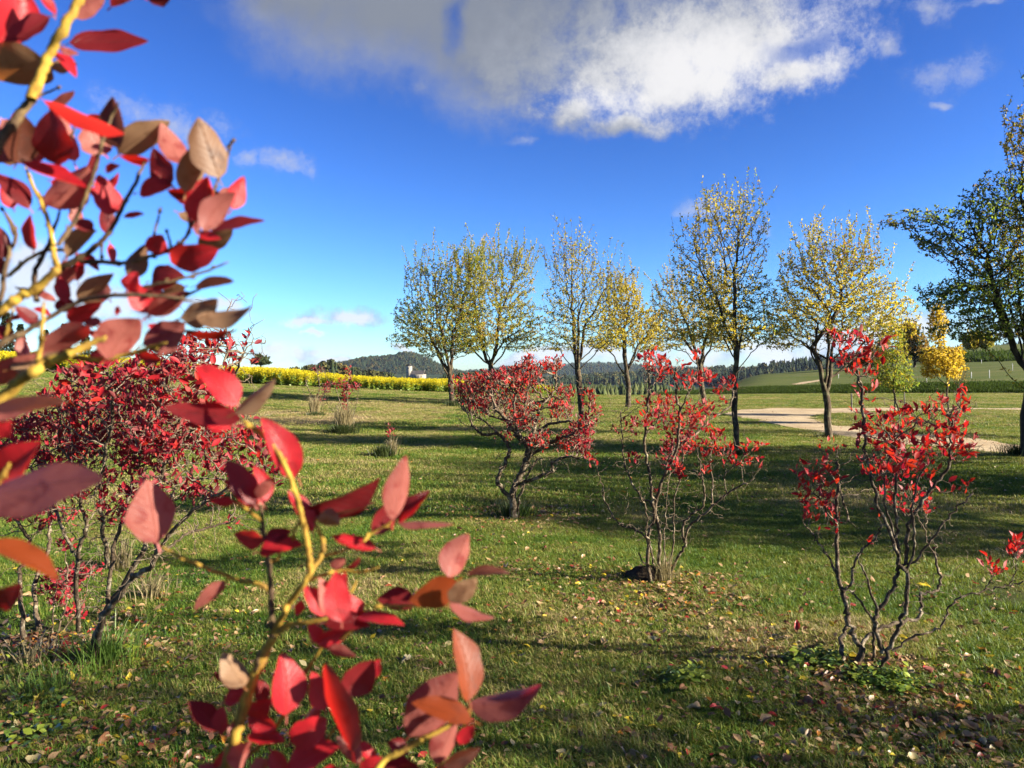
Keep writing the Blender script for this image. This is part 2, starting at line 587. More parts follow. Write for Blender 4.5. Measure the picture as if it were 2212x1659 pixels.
TL = {  # orchard tree leaves
    'yellow': leaf_mat('yellow_tree_leaf', (0.55, 0.40, 0.028), (0.50, 0.39, 0.08), (1.0, 0.80, 0.06), tw=0.42, rough=0.62, spec=0.15),
    'olive': leaf_mat('olive_tree_leaf', (0.38, 0.34, 0.030), (0.40, 0.37, 0.08), (0.68, 0.56, 0.04), tw=0.42, rough=0.62, spec=0.15),
    'green': leaf_mat('green_tree_leaf', (0.16, 0.23, 0.03), (0.27, 0.31, 0.09), (0.42, 0.56, 0.05), tw=0.40, rough=0.62, spec=0.15),
    'brown': leaf_mat('brown_tree_leaf', (0.42, 0.24, 0.03), (0.44, 0.30, 0.09), (0.75, 0.42, 0.05), tw=0.35, rough=0.62, spec=0.15),
    'gold': leaf_mat('golden_maple_leaf', (0.90, 0.62, 0.05), (0.85, 0.62, 0.12), (0.95, 0.65, 0.05), tw=0.45, rough=0.62, spec=0.15),
    'dkgreen': leaf_mat('dark_green_leaf', (0.05, 0.075, 0.022), (0.11, 0.13, 0.06), (0.14, 0.19, 0.03), tw=0.35, rough=0.62, spec=0.15),
}


def lawn_color(t, pos):
    """green turf with dry straw-coloured and mossy patches; shared by the ground and the blades"""
    a = t.noise(pos, 0.33, 4, 0.6, 0.6)
    b = t.noise(pos, 1.7, 5, 0.6)
    c = t.noise(pos, 9.0, 4, 0.6)
    s = t.math('ADD', t.math('MULTIPLY', a.outputs[0], 0.5), t.math('ADD', t.math('MULTIPLY', b.outputs[0], 0.32), t.math('MULTIPLY', c.outputs[0], 0.18)))
    sp = t.node('ShaderNodeSeparateXYZ')
    t.l.new(pos, sp.inputs[0])
    far = t.smooth(sp.outputs[1], 9.0, 22.0, 0.0, 0.04)
    for (cx, cy, rx, ry, k) in [(-7.2, 25, 4.5, 4.0, 0.12), (-6.0, 33, 5, 2.5, 0.08), (1.45, 4.5, 1.1, 0.45, 0.11), (0.35, 5.1, 0.8, 0.35, 0.07), (2.4, 4.7, 0.5, 0.25, 0.09), (1.3, 5.6, 0.7, 0.3, 0.05), (2.9, 3.9, 0.5, 0.3, 0.06), (-1.5, 5.4, 0.9, 0.5, 0.06), (-3.2, 13.5, 1.6, 0.8, 0.09), (4.2, 9.2, 1.2, 0.5, 0.06)]:
        d = t.vmath('MULTIPLY', t.vmath('SUBTRACT', pos, (cx, cy, 0)).outputs[0], (1 / rx, 1 / ry, 0)).outputs[0]
        q = t.smooth(t.vmath('LENGTH', d).outputs['Value'], 0.35, 1.25, k, 0.0)
        s = t.math('ADD', s, q)
    s = t.math('ADD', s, far)
    return s, sp


def turf_ramp(t, s, k=1.0, dry=1.0):
    g = lambda r, gg, b: (r * k, gg * k, b * k)
    return t.ramp(s, [(0.36, g(0.040, 0.095, 0.012)), (0.47, g(0.080, 0.145, 0.018)), (0.54, g(0.15, 0.18, 0.030)),
                      (0.59, g(0.33, 0.27, 0.08)), (0.68, g(0.40, 0.29, 0.15))])


def ground_material():
    m, t, out = new_mat('turf_soil')
    geo = t.node('ShaderNodeNewGeometry')
    pos = geo.outputs['Position']
    s, sp = lawn_color(t, pos)
    col = turf_ramp(t, s, 0.72)
    fine = t.noise(pos, 60, 4, 0.7)
    fmask = t.smooth(fine.outputs[0], 0.35, 0.6)
    soil = t.mix(fine.outputs[0], (0.05, 0.035, 0.02), (0.17, 0.125, 0.075))
    near = t.smooth(sp.outputs[1], 6, 20, 0.55, 0.12)
    col = t.mix(t.math('MULTIPLY', fmask, near), col, soil)
    # sown fields beyond the lawn
    fld = t.smooth(sp.outputs[1], 53.5, 56)
    st = t.noise(t.vmath('MULTIPLY', pos, (0.03, 0.35, 1)).outputs[0], 1.0, 5, 0.6)
    fcol = t.ramp(st.outputs[0], [(0.3, (0.085, 0.125, 0.022)), (0.5, (0.125, 0.155, 0.035)), (0.7, (0.21, 0.19, 0.075))])
    col = t.mix(fld, col, fcol)
    bank = t.math('MULTIPLY', t.smooth(sp.outputs[1], 56.5, 57.5), t.smooth(sp.outputs[1], 62, 66, 1, 0))
    col = t.mix(bank, col, (0.055, 0.075, 0.022))  # the bank's shadow and its unmown grass, both put into this dark tone
    far = t.smooth(sp.outputs[1], 350, 500)
    col = t.mix(far, col, (0.05, 0.075, 0.03))
    h = t.math('ADD', fine.outputs[0], t.noise(pos, 220, 3, 0.7).outputs[0])
    b = principled(t, col, 0.95, 0.05, bump(t, h, 0.8, 0.02))
    t.l.new(b.outputs[0], out.inputs[0])
    return m


def blade_material():
    m, t, out = new_mat('grass_blade')
    geo = t.node('ShaderNodeNewGeometry')
    oi = t.node('ShaderNodeObjectInfo')
    s, sp = lawn_color(t, geo.outputs['Position'])
    s2 = t.math('ADD', s, t.math('MULTIPLY', t.math('SUBTRACT', geo.outputs['Random Per Island'], 0.45), 0.21))
    s2 = t.math('ADD', s2, t.math('MULTIPLY', t.math('SUBTRACT', oi.outputs['Random'], 0.5), 0.05))
    col = t.ramp(s2, [(0.37, (0.045, 0.135, 0.012)), (0.46, (0.105, 0.235, 0.018)), (0.54, (0.22, 0.31, 0.034)),
                      (0.61, (0.44, 0.39, 0.10)), (0.70, (0.64, 0.48, 0.25))])
    b = principled(t, col, 0.55, 0.25)
    tr = t.node('ShaderNodeBsdfTranslucent')
    t.l.new(t.mix(0.35, t.mix(1.0, col, (ALB, ALB, ALB), 'MULTIPLY'), (0.28, 0.30, 0.02)), tr.inputs[0])
    mx = t.node('ShaderNodeMixShader')
    mx.inputs[0].default_value = 0.33
    t.l.new(b.outputs[0], mx.inputs[1])
    t.l.new(tr.outputs[0], mx.inputs[2])
    t.l.new(mx.outputs[0], out.inputs[0])
    return m


M_ground = ground_material()
M_blade = blade_material()

# ------------------------------------------------------------------ ground sheet


def stretch_axis(lo, hi, fine, n_side):
    """fine spacing near 0, growing outwards"""
    a = [0.0]
    step = fine
    while a[-1] < hi:
        a.append(a[-1] + step)
        step = max(fine, a[-1] * 0.035)
    b = [0.0]
    while b[-1] > lo:
        b.append(b[-1] - max(fine, abs(b[-1]) * 0.05))
    return np.array(sorted(set(b[1:] + a)))


xs = stretch_axis(-6000, 6000, 0.35, 0)
ys = stretch_axis(-60, 7000, 0.35, 0)
ys = np.array(sorted(set(ys.tolist() + [53, 55, 57, 58, 59, 60, 61, 63, 66, 170, 172, 175, 178, 180])))
GX, GY = np.meshgrid(xs, ys)
GZ = terrain(GX, GY)
V = np.stack([GX, GY, GZ], -1).reshape(-1, 3)
nx, ny = len(xs), len(ys)
i = np.arange(ny - 1)[:, None] * nx + np.arange(nx - 1)[None, :]
Fc = np.stack([i, i + 1, i + nx + 1, i + nx], -1).reshape(-1, 4)
link('ground', mesh_np('ground', V, Fc, [M_ground], smooth=True), kind='structure')

# ------------------------------------------------------------------ sandy path


def path_sheet(name, px_poly, mat, dz=0.012, sub=10, maxlen=0.4):
    """fills a ground outline given in view pixels; real ground points, triangulated with bmesh"""
    import bmesh
    pts = [ground(*p) for p in px_poly]
    pts2 = []
    n = len(pts)
    for k in range(n):
        a, b = pts[k], pts[(k + 1) % n]
        m = max(1, int((b - a).length / maxlen))
        for j in range(m):
            q = a.lerp(b, j / m)
            r = min(0.22, (b - a).length * 0.2)
            q = Vector((q.x + random.uniform(-r, r), q.y + random.uniform(-r, r), 0))
            pts2.append(q)
    bm = bmesh.new()
    vs_ = [bm.verts.new((q.x, q.y, 0)) for q in pts2]
    f = bm.faces.new(vs_)
    bmesh.ops.triangulate(bm, faces=[f])
    for _ in range(3):
        long = [e for e in bm.edges if e.calc_length() > 0.9]
        if not long:
            break
        bmesh.ops.subdivide_edges(bm, edges=long, cuts=1)
        bmesh.ops.triangulate(bm, faces=[f for f in bm.faces if len(f.verts) > 3])
    for v in bm.verts:
        v.co.z = tz(v.co.x, v.co.y) + dz
    me = bpy.data.meshes.new(name)
    bm.to_mesh(me)
    bm.free()
    me.materials.append(mat)
    if me.polygons and me.polygons[0].normal.z < 0:
        me.flip_normals()
    return link(name, me, kind='structure')


def sand_material():
    m, t, out = new_mat('pale_gravel_sand')
    geo = t.node('ShaderNodeNewGeometry')
    a = t.noise(geo.outputs['Position'], 0.8, 5, 0.6)
    b_ = t.noise(geo.outputs['Position'], 35, 4, 0.7)
    c = t.ramp(a.outputs[0], [(0.3, (0.56, 0.41, 0.24)), (0.6, (0.78, 0.62, 0.40))])
    c = t.mix(t.smooth(b_.outputs[0], 0.48, 0.62, 0, 0.75), c, (0.26, 0.19, 0.12))
    rt2 = t.noise(t.vmath('MULTIPLY', geo.outputs['Position'], (0.5, 2.2, 1)).outputs[0], 1.6, 5, 0.65)
    c = t.mix(t.smooth(rt2.outputs[0], 0.55, 0.68, 0, 0.5), c, (0.34, 0.26, 0.13))
    p = principled(t, c, 0.95, 0.05, bump(t, b_.outputs[0], 0.7, 0.02))
    t.l.new(p.outputs[0], out.inputs[0])
    return m


M_sand = sand_material()
path_poly = [(1560, 894), (1600, 886), (1690, 882), (1850, 881.5), (1950, 881.5), (2100, 881.8), (2300, 882),
             (2300, 884), (2100, 884.5), (1950, 887), (1860, 890), (1790, 893), (1752, 900),
             (1785, 916), (1850, 926), (1930, 935), (2020, 941), (2110, 948), (2190, 960), (2260, 972), (2330, 985),
             (2330, 1000), (2209, 984), (2080, 972), (1950, 961), (1830, 945), (1770, 934), (1686, 919), (1630, 906)]
path_sheet('path', path_poly, M_sand)
path_sheet('field_path', [(1709, 831), (1732, 826), (1768, 821), (1790, 820), (1790, 821.5), (1770, 823.5), (1745, 828), (1722, 831.5)], M_sand, dz=0.03)

# ------------------------------------------------------------------ branching growth (space colonisation)


def colonize(seed_pts, seed_par, attr, step, infl, kill, iters=90, trop=(0, 0, 0.1), jit=0.25, maxn=9000, maxchild=3):
    """space colonisation: the wood grows towards free points in the crown"""
    pos = [np.asarray(p, dtype=float) for p in seed_pts]
    par = list(seed_par)
    nchild = [0] * len(pos)
    lastdir = {}
    for p in par:
        if p >= 0:
            nchild[p] += 1
    A = np.asarray(attr, dtype=float)
    nd = np.full(len(A), 1e9)
    ni = np.zeros(len(A), dtype=int)
    blocked = set()

    def upd(N, start):
        nonlocal nd, ni
        for c in range(0, len(N), 300):
            B = N[c:c + 300]
            d = np.sqrt(((A[:, None, :] - B[None, :, :]) ** 2).sum(-1))
            j = d.argmin(1)
            dm = d[np.arange(len(A)), j]
            better = dm < nd
            nd = np.where(better, dm, nd)
            ni = np.where(better, j + start + c, ni)
    upd(np.asarray(pos), 0)
    trop = np.asarray(trop, dtype=float)
    for it in range(iters):
        keep = nd > kill
        A, nd, ni = A[keep], nd[keep], ni[keep]
        if len(A) == 0 or len(pos) > maxn:
            break
        act = nd < infl
        if not act.any():
            infl *= 1.5
            continue
        idx = ni[act]
        d = A[act] - np.asarray([pos[q] for q in idx])
        d /= np.linalg.norm(d, axis=1, keepdims=True) + 1e-9
        u, inv = np.unique(idx, return_inverse=True)
        sm = np.zeros((len(u), 3))
        np.add.at(sm, inv, d)
        cnt = np.bincount(inv)
        mag = np.linalg.norm(sm, axis=1) / cnt
        st = len(pos)
        dead = set()
        for k, node in enumerate(u):
            if nchild[node] >= maxchild:
                dead.add(int(node))
                continue
            if mag[k] < 0.35:
                # pulled both ways: go for one of them
                own = np.where(inv == k)[0]
                v = d[own[rng.integers(0, len(own))]]
            else:
                v = sm[k] / (np.linalg.norm(sm[k]) + 1e-9)
            v = v + trop + rng.normal(0, jit, 3)
            v /= np.linalg.norm(v) + 1e-9
            pos.append(pos[node] + v * step)
            par.append(int(node))
            nchild[node] += 1
            nchild.append(0)
        if dead:
            m = ~np.isin(ni, list(dead))
            A, nd, ni = A[m], nd[m], ni[m]
        if len(A) and len(pos) > st:
            upd(np.asarray(pos[st:]), st)
    print('colonize nodes', len(pos), 'left', len(A), 'of', len(attr), 'it', it)
    return np.asarray(pos), np.asarray(par)


def chains_of(pos, par, r_tip, R_base, taper_root=None):
    n = len(pos)
    ch = [[] for _ in range(n)]
    for i in range(n):
        if par[i] >= 0:
            ch[par[i]].append(i)
    order = list(range(n))          # parents always precede children
    tips = np.zeros(n)
    for i in reversed(order):
        if not ch[i]:
            tips[i] = 1
        if par[i] >= 0:
            tips[par[i]] += tips[i]
    tot = max(tips[0], 2)
    e = max(1.3, math.log(tot) / math.log(R_base / r_tip))
    rad = r_tip * tips ** (1 / e)
    chains = []
    stack = [i for i in range(n) if par[i] < 0]
    while stack:
        s = stack.pop()
        c = [s] if par[s] < 0 else [par[s], s]
        cur = s
        while ch[cur]:
            nx_ = max(ch[cur], key=lambda q: tips[q])
            for o in ch[cur]:
                if o != nx_:
                    stack.append(o)
            c.append(nx_)
            cur = nx_
        r = rad[c].copy()
        if par[s] >= 0:
            r[0] = min(rad[par[s]] * 0.8, r[1] * 1.25)
        chains.append((c, r))
    return chains, rad, ch, tips


def leaf_batch(base, direc, nrml, size, tmpl_v, tmpl_f, width=1.0):
    """instances a small leaf template as real faces. tmpl_v: (k,3) with x across, y along, z up"""
    base = np.asarray(base)
    n = len(base)
    d = norm(direc)
    nn_ = nrml - d * (nrml * d).sum(1, keepdims=True)
    nn_ = norm(nn_)
    x = np.cross(d, nn_)
    s = np.asarray(size).reshape(n, 1, 1)
    V = base[:, None, :] + s * (tmpl_v[None, :, 0:1] * width * x[:, None, :] + tmpl_v[None, :, 1:2] * d[:, None, :] + tmpl_v[None, :, 2:3] * nn_[:, None, :])
    k = len(tmpl_v)
    Fc = (tmpl_f[None] + (np.arange(n) * k)[:, None, None]).reshape(-1, tmpl_f.shape[1])
    return V.reshape(-1, 3), Fc


LEAF_S = (np.array([[0, 0, 0], [-0.26, 0.45, 0.09], [0, 1, -0.05], [0.26, 0.45, 0.09]]), np.array([[0, 2, 1], [0, 3, 2]]))
LEAF_M = (np.array([[0, 0, 0], [-0.18, 0.28, 0.07], [-0.20, 0.58, 0.06], [0, 1.0, -0.10], [0.20, 0.58, 0.06], [0.18, 0.28, 0.07], [0, 0.30, 0.0], [0, 0.62, -0.01]]),
          np.array([[0, 6, 1], [1, 6, 7], [1, 7, 2], [2, 7, 3], [0, 5, 6], [5, 4, 7], [5, 7, 6], [4, 3, 7]]))


def sample_ellipsoids(ells, n):
    """ells: (centre xyz, radii xyz, weight)"""
    wts = np.array([e[2] for e in ells], dtype=float)
    wts /= wts.sum()
    pick = rng.choice(len(ells), n, p=wts)
    v = rng.normal(size=(n, 3))
    v = norm(v) * (rng.uniform(0.08, 1, (n, 1)) ** (1 / 2.2))
    c = np.array([e[0] for e in ells])[pick]
    r = np.array([e[1] for e in ells])[pick]
    return c + v * r


def make_tree(name, trunk_px, D, crowns, n_attr, n_leaf, leaf_mix, leaf_size, R=0.1, step=0.16, shoots=40, shoot_len=(0.3, 0.8),
              bark=None, label='', cat='tree', group=None, limb_n=6, forks=(), crown_leaf='foliage', depth_k=0.9, seed=0, infl=1.4, kill=0.24, leaf_top=1.0, r_tip=0.0035, hang=0.0):
    global rng
    rng = np.random.default_rng(seed + 100)
    bark = bark or M_bark
    base = ground(*trunk_px[0]) if D is None else P(trunk_px[0][0], trunk_px[0][1], D)
    base.z = tz(base.x, base.y)
    D = base.y
    ppm = F / D
    root = empty(name, base, label=label, cat=cat, group=group)
    b = np.array(base)
    loc = lambda px, py, dy=0.0: np.array(P(px, py, D)) * [1, 0, 1] + np.array([0, D + dy, 0]) - b
    seeds = [np.array([0, 0, -0.12]), np.array([0, 0, 0.06])]
    par = [-1, 0]
    wob = 0.03
    for (px, py) in trunk_px[1:]:
        tgt = loc(px, py, rng.uniform(-wob, wob) * 3)
        st = seeds[-1]
        m = max(1, int(np.linalg.norm(tgt - st) / (step * 1.3)))
        for j in range(1, m + 1):
            seeds.append(st + (tgt - st) * j / m + rng.normal(0, 0.008, 3))
            par.append(len(seeds) - 2)
    fork = len(seeds) - 1
    ells = []
    for cr in crowns:
        cx, cy, rx, ry = cr[:4]
        wgt = rx * ry
        rxm, rym = rx * 1.15 / ppm, ry * 0.95 / ppm
        dy = cr[4] if len(cr) > 4 else rng.uniform(-0.25, 0.25) * rxm
        ells.append((loc(cx, cy, dy), np.array([rxm, rxm * depth_k * (1.25 if len(crowns) > 2 else 1.0), rym]), wgt))
    for fk in forks:
        cid = fork
        for (px, py) in fk:
            st = seeds[cid]
            tgt = loc(px, py, rng.uniform(-0.15, 0.15))
            m = max(1, int(np.linalg.norm(tgt - st) / (step * 1.3)))
            for j in range(1, m + 1):
                seeds.append(st + (tgt - st) * j / m + rng.normal(0, 0.008, 3))
                par.append(cid)
                cid = len(seeds) - 1
    nf0 = len(seeds)
    # leading limbs
    for k in range(limb_n):
        e = ells[k % len(ells)]
        start = int(rng.integers(fork, nf0)) if forks else max(2, fork - int(rng.integers(0, 3)))
        tgt = e[0] + e[1] * rng.uniform(-0.55, 0.55, 3)
        s0 = seeds[start]
        ln = np.linalg.norm(tgt - s0) * 0.6
        dv = norm(tgt - s0 + rng.normal(0, 0.15, 3))
        cur = s0
        cid = start
        m = max(2, int(ln / step))
        for j in range(m):
            t = j / m
            dd = norm(dv + np.array([0, 0, 0.5 * t]) + rng.normal(0, 0.16, 3))
            cur = cur + dd * step
            seeds.append(cur)
            par.append(cid)
            cid = len(seeds) - 1
    A = sample_ellipsoids(ells, int(n_attr * 3.6))
    n_leaf = int(n_leaf * 2.1)
    step *= 0.62
    pos, pr = colonize(seeds, par, A, step, infl, kill * 0.42, 140, (0, 0, 0.12), 0.24, maxn=9000, maxchild=5)
    pos = list(pos)
    pr = list(pr)
    # upright young shoots on the outside of the crown
    P0 = np.array(pos)
    cz = np.array([e[0] for e in ells]).mean(0)
    out_score = (P0[:, 2] - cz[2]) * 1.1 + np.abs(P0[:, 0] - cz[0]) * 0.35 + rng.normal(0, 0.35, len(P0))
    tip_ids = np.argsort(-out_score)[:shoots * 5]
    rng.shuffle(tip_ids)
    shoot_nodes = []
    for q in tip_ids[:int(shoots * 1.6)]:
        L = rng.uniform(*shoot_len) * rng.uniform(0.7, 1.9)
        m = max(2, int(L / (step * 0.8)))
        d = norm(np.array([(P0[q, 0] - cz[0]) * 0.16 + rng.normal(0, 0.16), rng.normal(0, 0.2), 1.0]))
        cur, cid = P0[q], int(q)
        for j in range(m):
            d = norm(d + rng.normal(0, 0.07, 3))
            cur = cur + d * L / m
            pos.append(cur)
            pr.append(cid)
            cid = len(pos) - 1
            shoot_nodes.append(cid)
    pos = np.array(pos)
    pr = np.array(pr)
    r_tip *= 0.8
    leaf_size *= 1.03
    chains, rad, ch, tips = chains_of(pos, pr, r_tip, R * 0.82)
    chains.sort(key=lambda c: -c[1][min(1, len(c[1]) - 1)])
    big_ = 1
    # trunk, leading limbs, and the rest of the wood
    for ci, (c, r) in enumerate(chains):
        if ci == 0:
            tb = Tubes()
            p, rr = pos[c], r.copy()
            rr[0] *= 1.3
            rr[1] *= 1.12
            tb.add(p, rr, 9, rough=0.06)
            o = link('trunk', tb.mesh('trunk', bark), root)
        elif ci <= 6:
            tb = Tubes()
            tb.add(pos[c], r, 7, rough=0.04)
            link('limb', tb.mesh('limb', bark), root)
    tb = Tubes()
    for c, r in chains[7:]:
        tb.add(pos[c], r, 4 if r.max() < 0.012 else 5)
    if tb.n:
        link('twigs', tb.mesh('twigs', bark), root, kind='stuff')
    # leaves
    thin = np.where((rad < r_tip * 3.2) & (np.arange(len(pos)) > fork))[0]
    dirs = np.zeros_like(pos)
    ok = pr >= 0
    dirs[ok] = pos[ok] - pos[pr[ok]]
    dirs = norm(dirs)
    zt = pos[thin, 2]
    zr = (zt - zt.min()) / (zt.max() - zt.min() + 1e-6)
    wts = 1.0 - zr * (1 - leaf_top)
    wts /= wts.sum()
    pk = rng.choice(thin, n_leaf, p=wts)
    t = rng.uniform(0, 1, (n_leaf, 1))
    bp = pos[pk] - dirs[pk] * step * t + rng.normal(0, 0.012, (n_leaf, 3))
    dv = dirs[pk] * 0.5 + rng.normal(0, 0.75, (n_leaf, 3)) + np.array([0, 0, -hang])
    nv = rng.normal(0, 0.6, (n_leaf, 3)) + np.array([0.2, -0.1, 0.5])
    sz = leaf_size * rng.uniform(0.65, 1.25, n_leaf)
    Vv, Ff = leaf_batch(bp, dv, nv, sz, *LEAF_S)
    names = list(leaf_mix.keys())
    pw = np.array([leaf_mix[k] for k in names], dtype=float)
    # colour goes by branch, so that neighbouring leaves turn together
    clump = np.sin(bp[:, 0] * 2.3 + seed) + np.sin(bp[:, 2] * 2.9 + seed * 2) + np.sin(bp[:, 1] * 2.1) + rng.normal(0, 1.0, n_leaf)
    rk = np.argsort(np.argsort(clump)) / n_leaf
    cum = np.cumsum(pw / pw.sum())
    mi = np.minimum(np.searchsorted(cum, rk), len(names) - 1)
    me = mesh_np('foliage', Vv, Ff, [TL[k] for k in names], np.repeat(mi, len(LEAF_S[1])))
    link('foliage', me, root, kind='stuff')
    return root


def copy_tree(o, loc, rz, label, scale=1.0):
    c = o.copy()
    COL.objects.link(c)
    c.location = loc
    c.rotation_euler = (0, 0, rz)
    c.scale = (scale,) * 3
    c['label'] = label
    for chd in list(o.children):
        d = chd.copy()
        COL.objects.link(d)
        d.parent = c
    return c


ORCH = 'orchard fruit trees on the lawn'
mixYO = {'olive': 0.40, 'yellow': 0.34, 'green': 0.18, 'brown': 0.08}
T = {}
T[1] = make_tree('fruit_tree', [(977, 876), (975, 840), (970, 805)], None, [(960, 700, 95, 85), (900, 690, 50, 50), (1000, 610, 60, 60), (925, 620, 50, 65), (880, 670, 30, 35), (895, 735, 55, 26), (1015, 740, 60, 28)],
                 1300, 9300, {'olive': 0.36, 'green': 0.42, 'yellow': 0.17, 'brown': 0.05}, 0.088, 0.15, 0.2, 60, (0.4, 1.0), label='leftmost orchard tree, green-yellow, trunk beside the end of the yellow flower field', group=ORCH, seed=1, infl=2.2, kill=0.34, r_tip=0.006)
T[2] = make_tree('fruit_tree', [(1062, 872), (1062, 830), (1060, 778)], None, [(1060, 690, 95, 75), (1000, 650, 55, 70), (1100, 610, 55, 75), (1130, 700, 45, 55), (1040, 600, 50, 60), (985, 740, 60, 28), (1125, 742, 50, 25)],
                 1400, 10800, {'olive': 0.44, 'green': 0.25, 'yellow': 0.26, 'brown': 0.05}, 0.088, 0.15, 0.2, 60, (0.4, 1.0), label='full round orchard tree behind the spreading red shrub, second from the left', group=ORCH, seed=2, infl=2.2, kill=0.34, r_tip=0.006)
T[3] = make_tree('fruit_tree', [(1256, 928), (1254, 850), (1248, 785)], None, [(1250, 660, 75, 90), (1235, 580, 50, 60), (1300, 630, 45, 70), (1210, 710, 40, 45), (1300, 720, 45, 40), (1200, 742, 48, 25), (1312, 735, 45, 30)],
                 1200, 2380, mixYO, 0.068, 0.10, 0.16, 60, (0.25, 0.75), label='thin-crowned orchard tree with bare upper twigs, trunk rising behind the spreading red shrub', group=ORCH, seed=3, infl=1.6, kill=0.26, leaf_top=0.25, limb_n=7)
T[4] = make_tree('fruit_tree', [(1357, 880), (1358, 830), (1352, 805)], None, [(1355, 700, 60, 60), (1345, 650, 40, 45), (1395, 700, 40, 45), (1320, 730, 30, 30), (1300, 742, 35, 20), (1402, 745, 35, 20)],
                 900, 6300, {'yellow': 0.5, 'olive': 0.35, 'brown': 0.15}, 0.085, 0.14, 0.2, 40, (0.3, 0.8), label='small distant yellow-leaved orchard tree with a low fork, fourth from the left', group=ORCH, seed=4, infl=2.0, kill=0.34, r_tip=0.006)
T[5] = make_tree('fruit_tree', [(1522, 874), (1515, 830), (1512, 780)], None, [(1500, 700, 90, 60), (1450, 650, 45, 55), (1535, 640, 50, 55), (1580, 700, 40, 40), (1425, 700, 35, 40), (1432, 738, 48, 28), (1570, 742, 50, 24)],
                 1100, 8400, {'yellow': 0.5, 'olive': 0.32, 'brown': 0.18}, 0.085, 0.15, 0.2, 50, (0.3, 0.8), label='golden-brown orchard tree half hidden behind the tall thin one', group=ORCH, seed=5, infl=2.2, kill=0.34, r_tip=0.006)
T[6] = make_tree('fruit_tree', [(1592, 980), (1590, 900), (1589, 820), (1592, 760)], None, [(1580, 650, 85, 90), (1500, 570, 45, 100), (1555, 510, 55, 100), (1625, 510, 35, 100), (1590, 715, 90, 40), (1640, 640, 40, 60), (1515, 722, 55, 30), (1660, 722, 45, 30)],
                 1300, 4125, {'yellow': 0.42, 'olive': 0.38, 'green': 0.14, 'brown': 0.06}, 0.054, 0.068, 0.13, 60, (0.15, 0.5), label='tallest slim orchard tree with long upright shoots, right of centre', group=ORCH, seed=6, infl=1.2, kill=0.19, limb_n=9, leaf_top=0.6, r_tip=0.003)
T[7] = make_tree('fruit_tree', [(1790, 945), (1788, 880), (1781, 848)], None, [(1800, 670, 115, 80), (1740, 630, 60, 80), (1870, 650, 70, 70), (1935, 675, 45, 40), (1790, 580, 70, 60), (1695, 690, 45, 55), (1850, 580, 50, 50), (1692, 735, 48, 28), (1900, 712, 70, 30)],
                 1700, 8400, {'yellow': 0.36, 'olive': 0.36, 'green': 0.10, 'brown': 0.18}, 0.062, 0.10, 0.15, 60, (0.3, 0.7), forks=([(1772, 820), (1766, 785), (1752, 750)], [(1790, 815), (1797, 780), (1803, 740)]), label='wide orchard tree with a dark forked trunk beside the sandy path', group=ORCH, seed=7, infl=1.5, kill=0.24, limb_n=10)
T[8] = make_tree('fruit_tree', [(2222, 988), (2225, 900), (2235, 800)], None, [(2210, 620, 140, 90), (2090, 520, 90, 45), (1985, 475, 70, 25), (2190, 430, 80, 80), (2270, 300, 80, 105), (2090, 640, 90, 50), (2380, 480, 150, 190), (2180, 700, 110, 45), (2150, 560, 90, 60), (2120, 470, 60, 50), (2100, 715, 85, 32), (2050, 640, 55, 36), (2020, 520, 45, 22), (1990, 625, 16, 12)],
                 3000, 16500, {'green': 0.30, 'dkgreen': 0.36, 'olive': 0.16, 'brown': 0.08, 'yellow': 0.06}, 0.064, 0.14, 0.14, 70, (0.3, 0.8), label='large dark green orchard tree cut off by the right edge', group=ORCH, seed=8, infl=1.4, kill=0.21, limb_n=10, bark=M_bark_dark)
# second stem of the forked tree
# orchard going on to the right of the picture; its shadows lie across the lawn
for k, (x, y, src, rz, sc_) in enumerate([(9.6, 0.9, 3, 0.9, 1.0), (10.5, 5.9, 7, 2.2, 0.95), (15.5, 8.6, 7, 1.1, 1.0), (14.5, 12.2, 7, 3.9, 1.1), (11.2, 10.3, 7, 0.5, 1.0),
                                          (18.5, 3.6, 7, 5.0, 1.1), (14.2, 7.4, 2, 1.0, 0.8), (17.5, 16.8, 3, 2.4, 1.0)]):
    copy_tree(T[src], (x, y, tz(x, y)), rz, ['shade-giving orchard tree beyond the right edge, nearest to the viewer', 'broad dark orchard tree beyond the right edge, second from the viewer', 'orchard tree standing farther off beyond the right edge, level with the low spreading shrub',
                                                        'largest orchard tree beyond the right edge, just nearer than the dark tree at the edge', 'orchard tree beyond the right edge between the broad dark one and the largest one', 'farthest-right orchard tree beyond the picture, near the viewer', 'round orchard tree beyond the right edge, behind the second from the viewer', 'thin orchard tree beyond the right edge, farther than the tree cut by the edge'][k], sc_)

# ------------------------------------------------------------------ young trees, hedge trees
YT = make_tree('young_tree', [(1944, 900), (1937, 870), (1932, 845), (1931, 800)], None, [(1930, 790, 36, 55), (1925, 740, 28, 50), (1918, 815, 30, 28), (1948, 825, 28, 25)],
               600, 2300, {'olive': 0.25, 'green': 0.6, 'yellow': 0.15}, 0.085, 0.035, 0.1, 20, (0.1, 0.25), label='young tree with green-yellow crown and curved pale trunk between stakes', seed=21, infl=1.0, kill=0.16, limb_n=4, r_tip=0.003)
YM = make_tree('maple_tree', [(2051, 920), (2050, 870), (2044, 830)], None, [(2032, 778, 34, 38), (2022, 705, 18, 50), (2062, 790, 20, 32), (2004, 800, 13, 20), (2068, 762, 13, 18)],
               600, 1900, {'gold': 0.9, 'yellow': 0.1}, 0.085, 0.032, 0.1, 16, (0.1, 0.25), label='small bright golden-yellow maple beyond the path', seed=22, infl=1.0, kill=0.16, limb_n=4, r_tip=0.003)
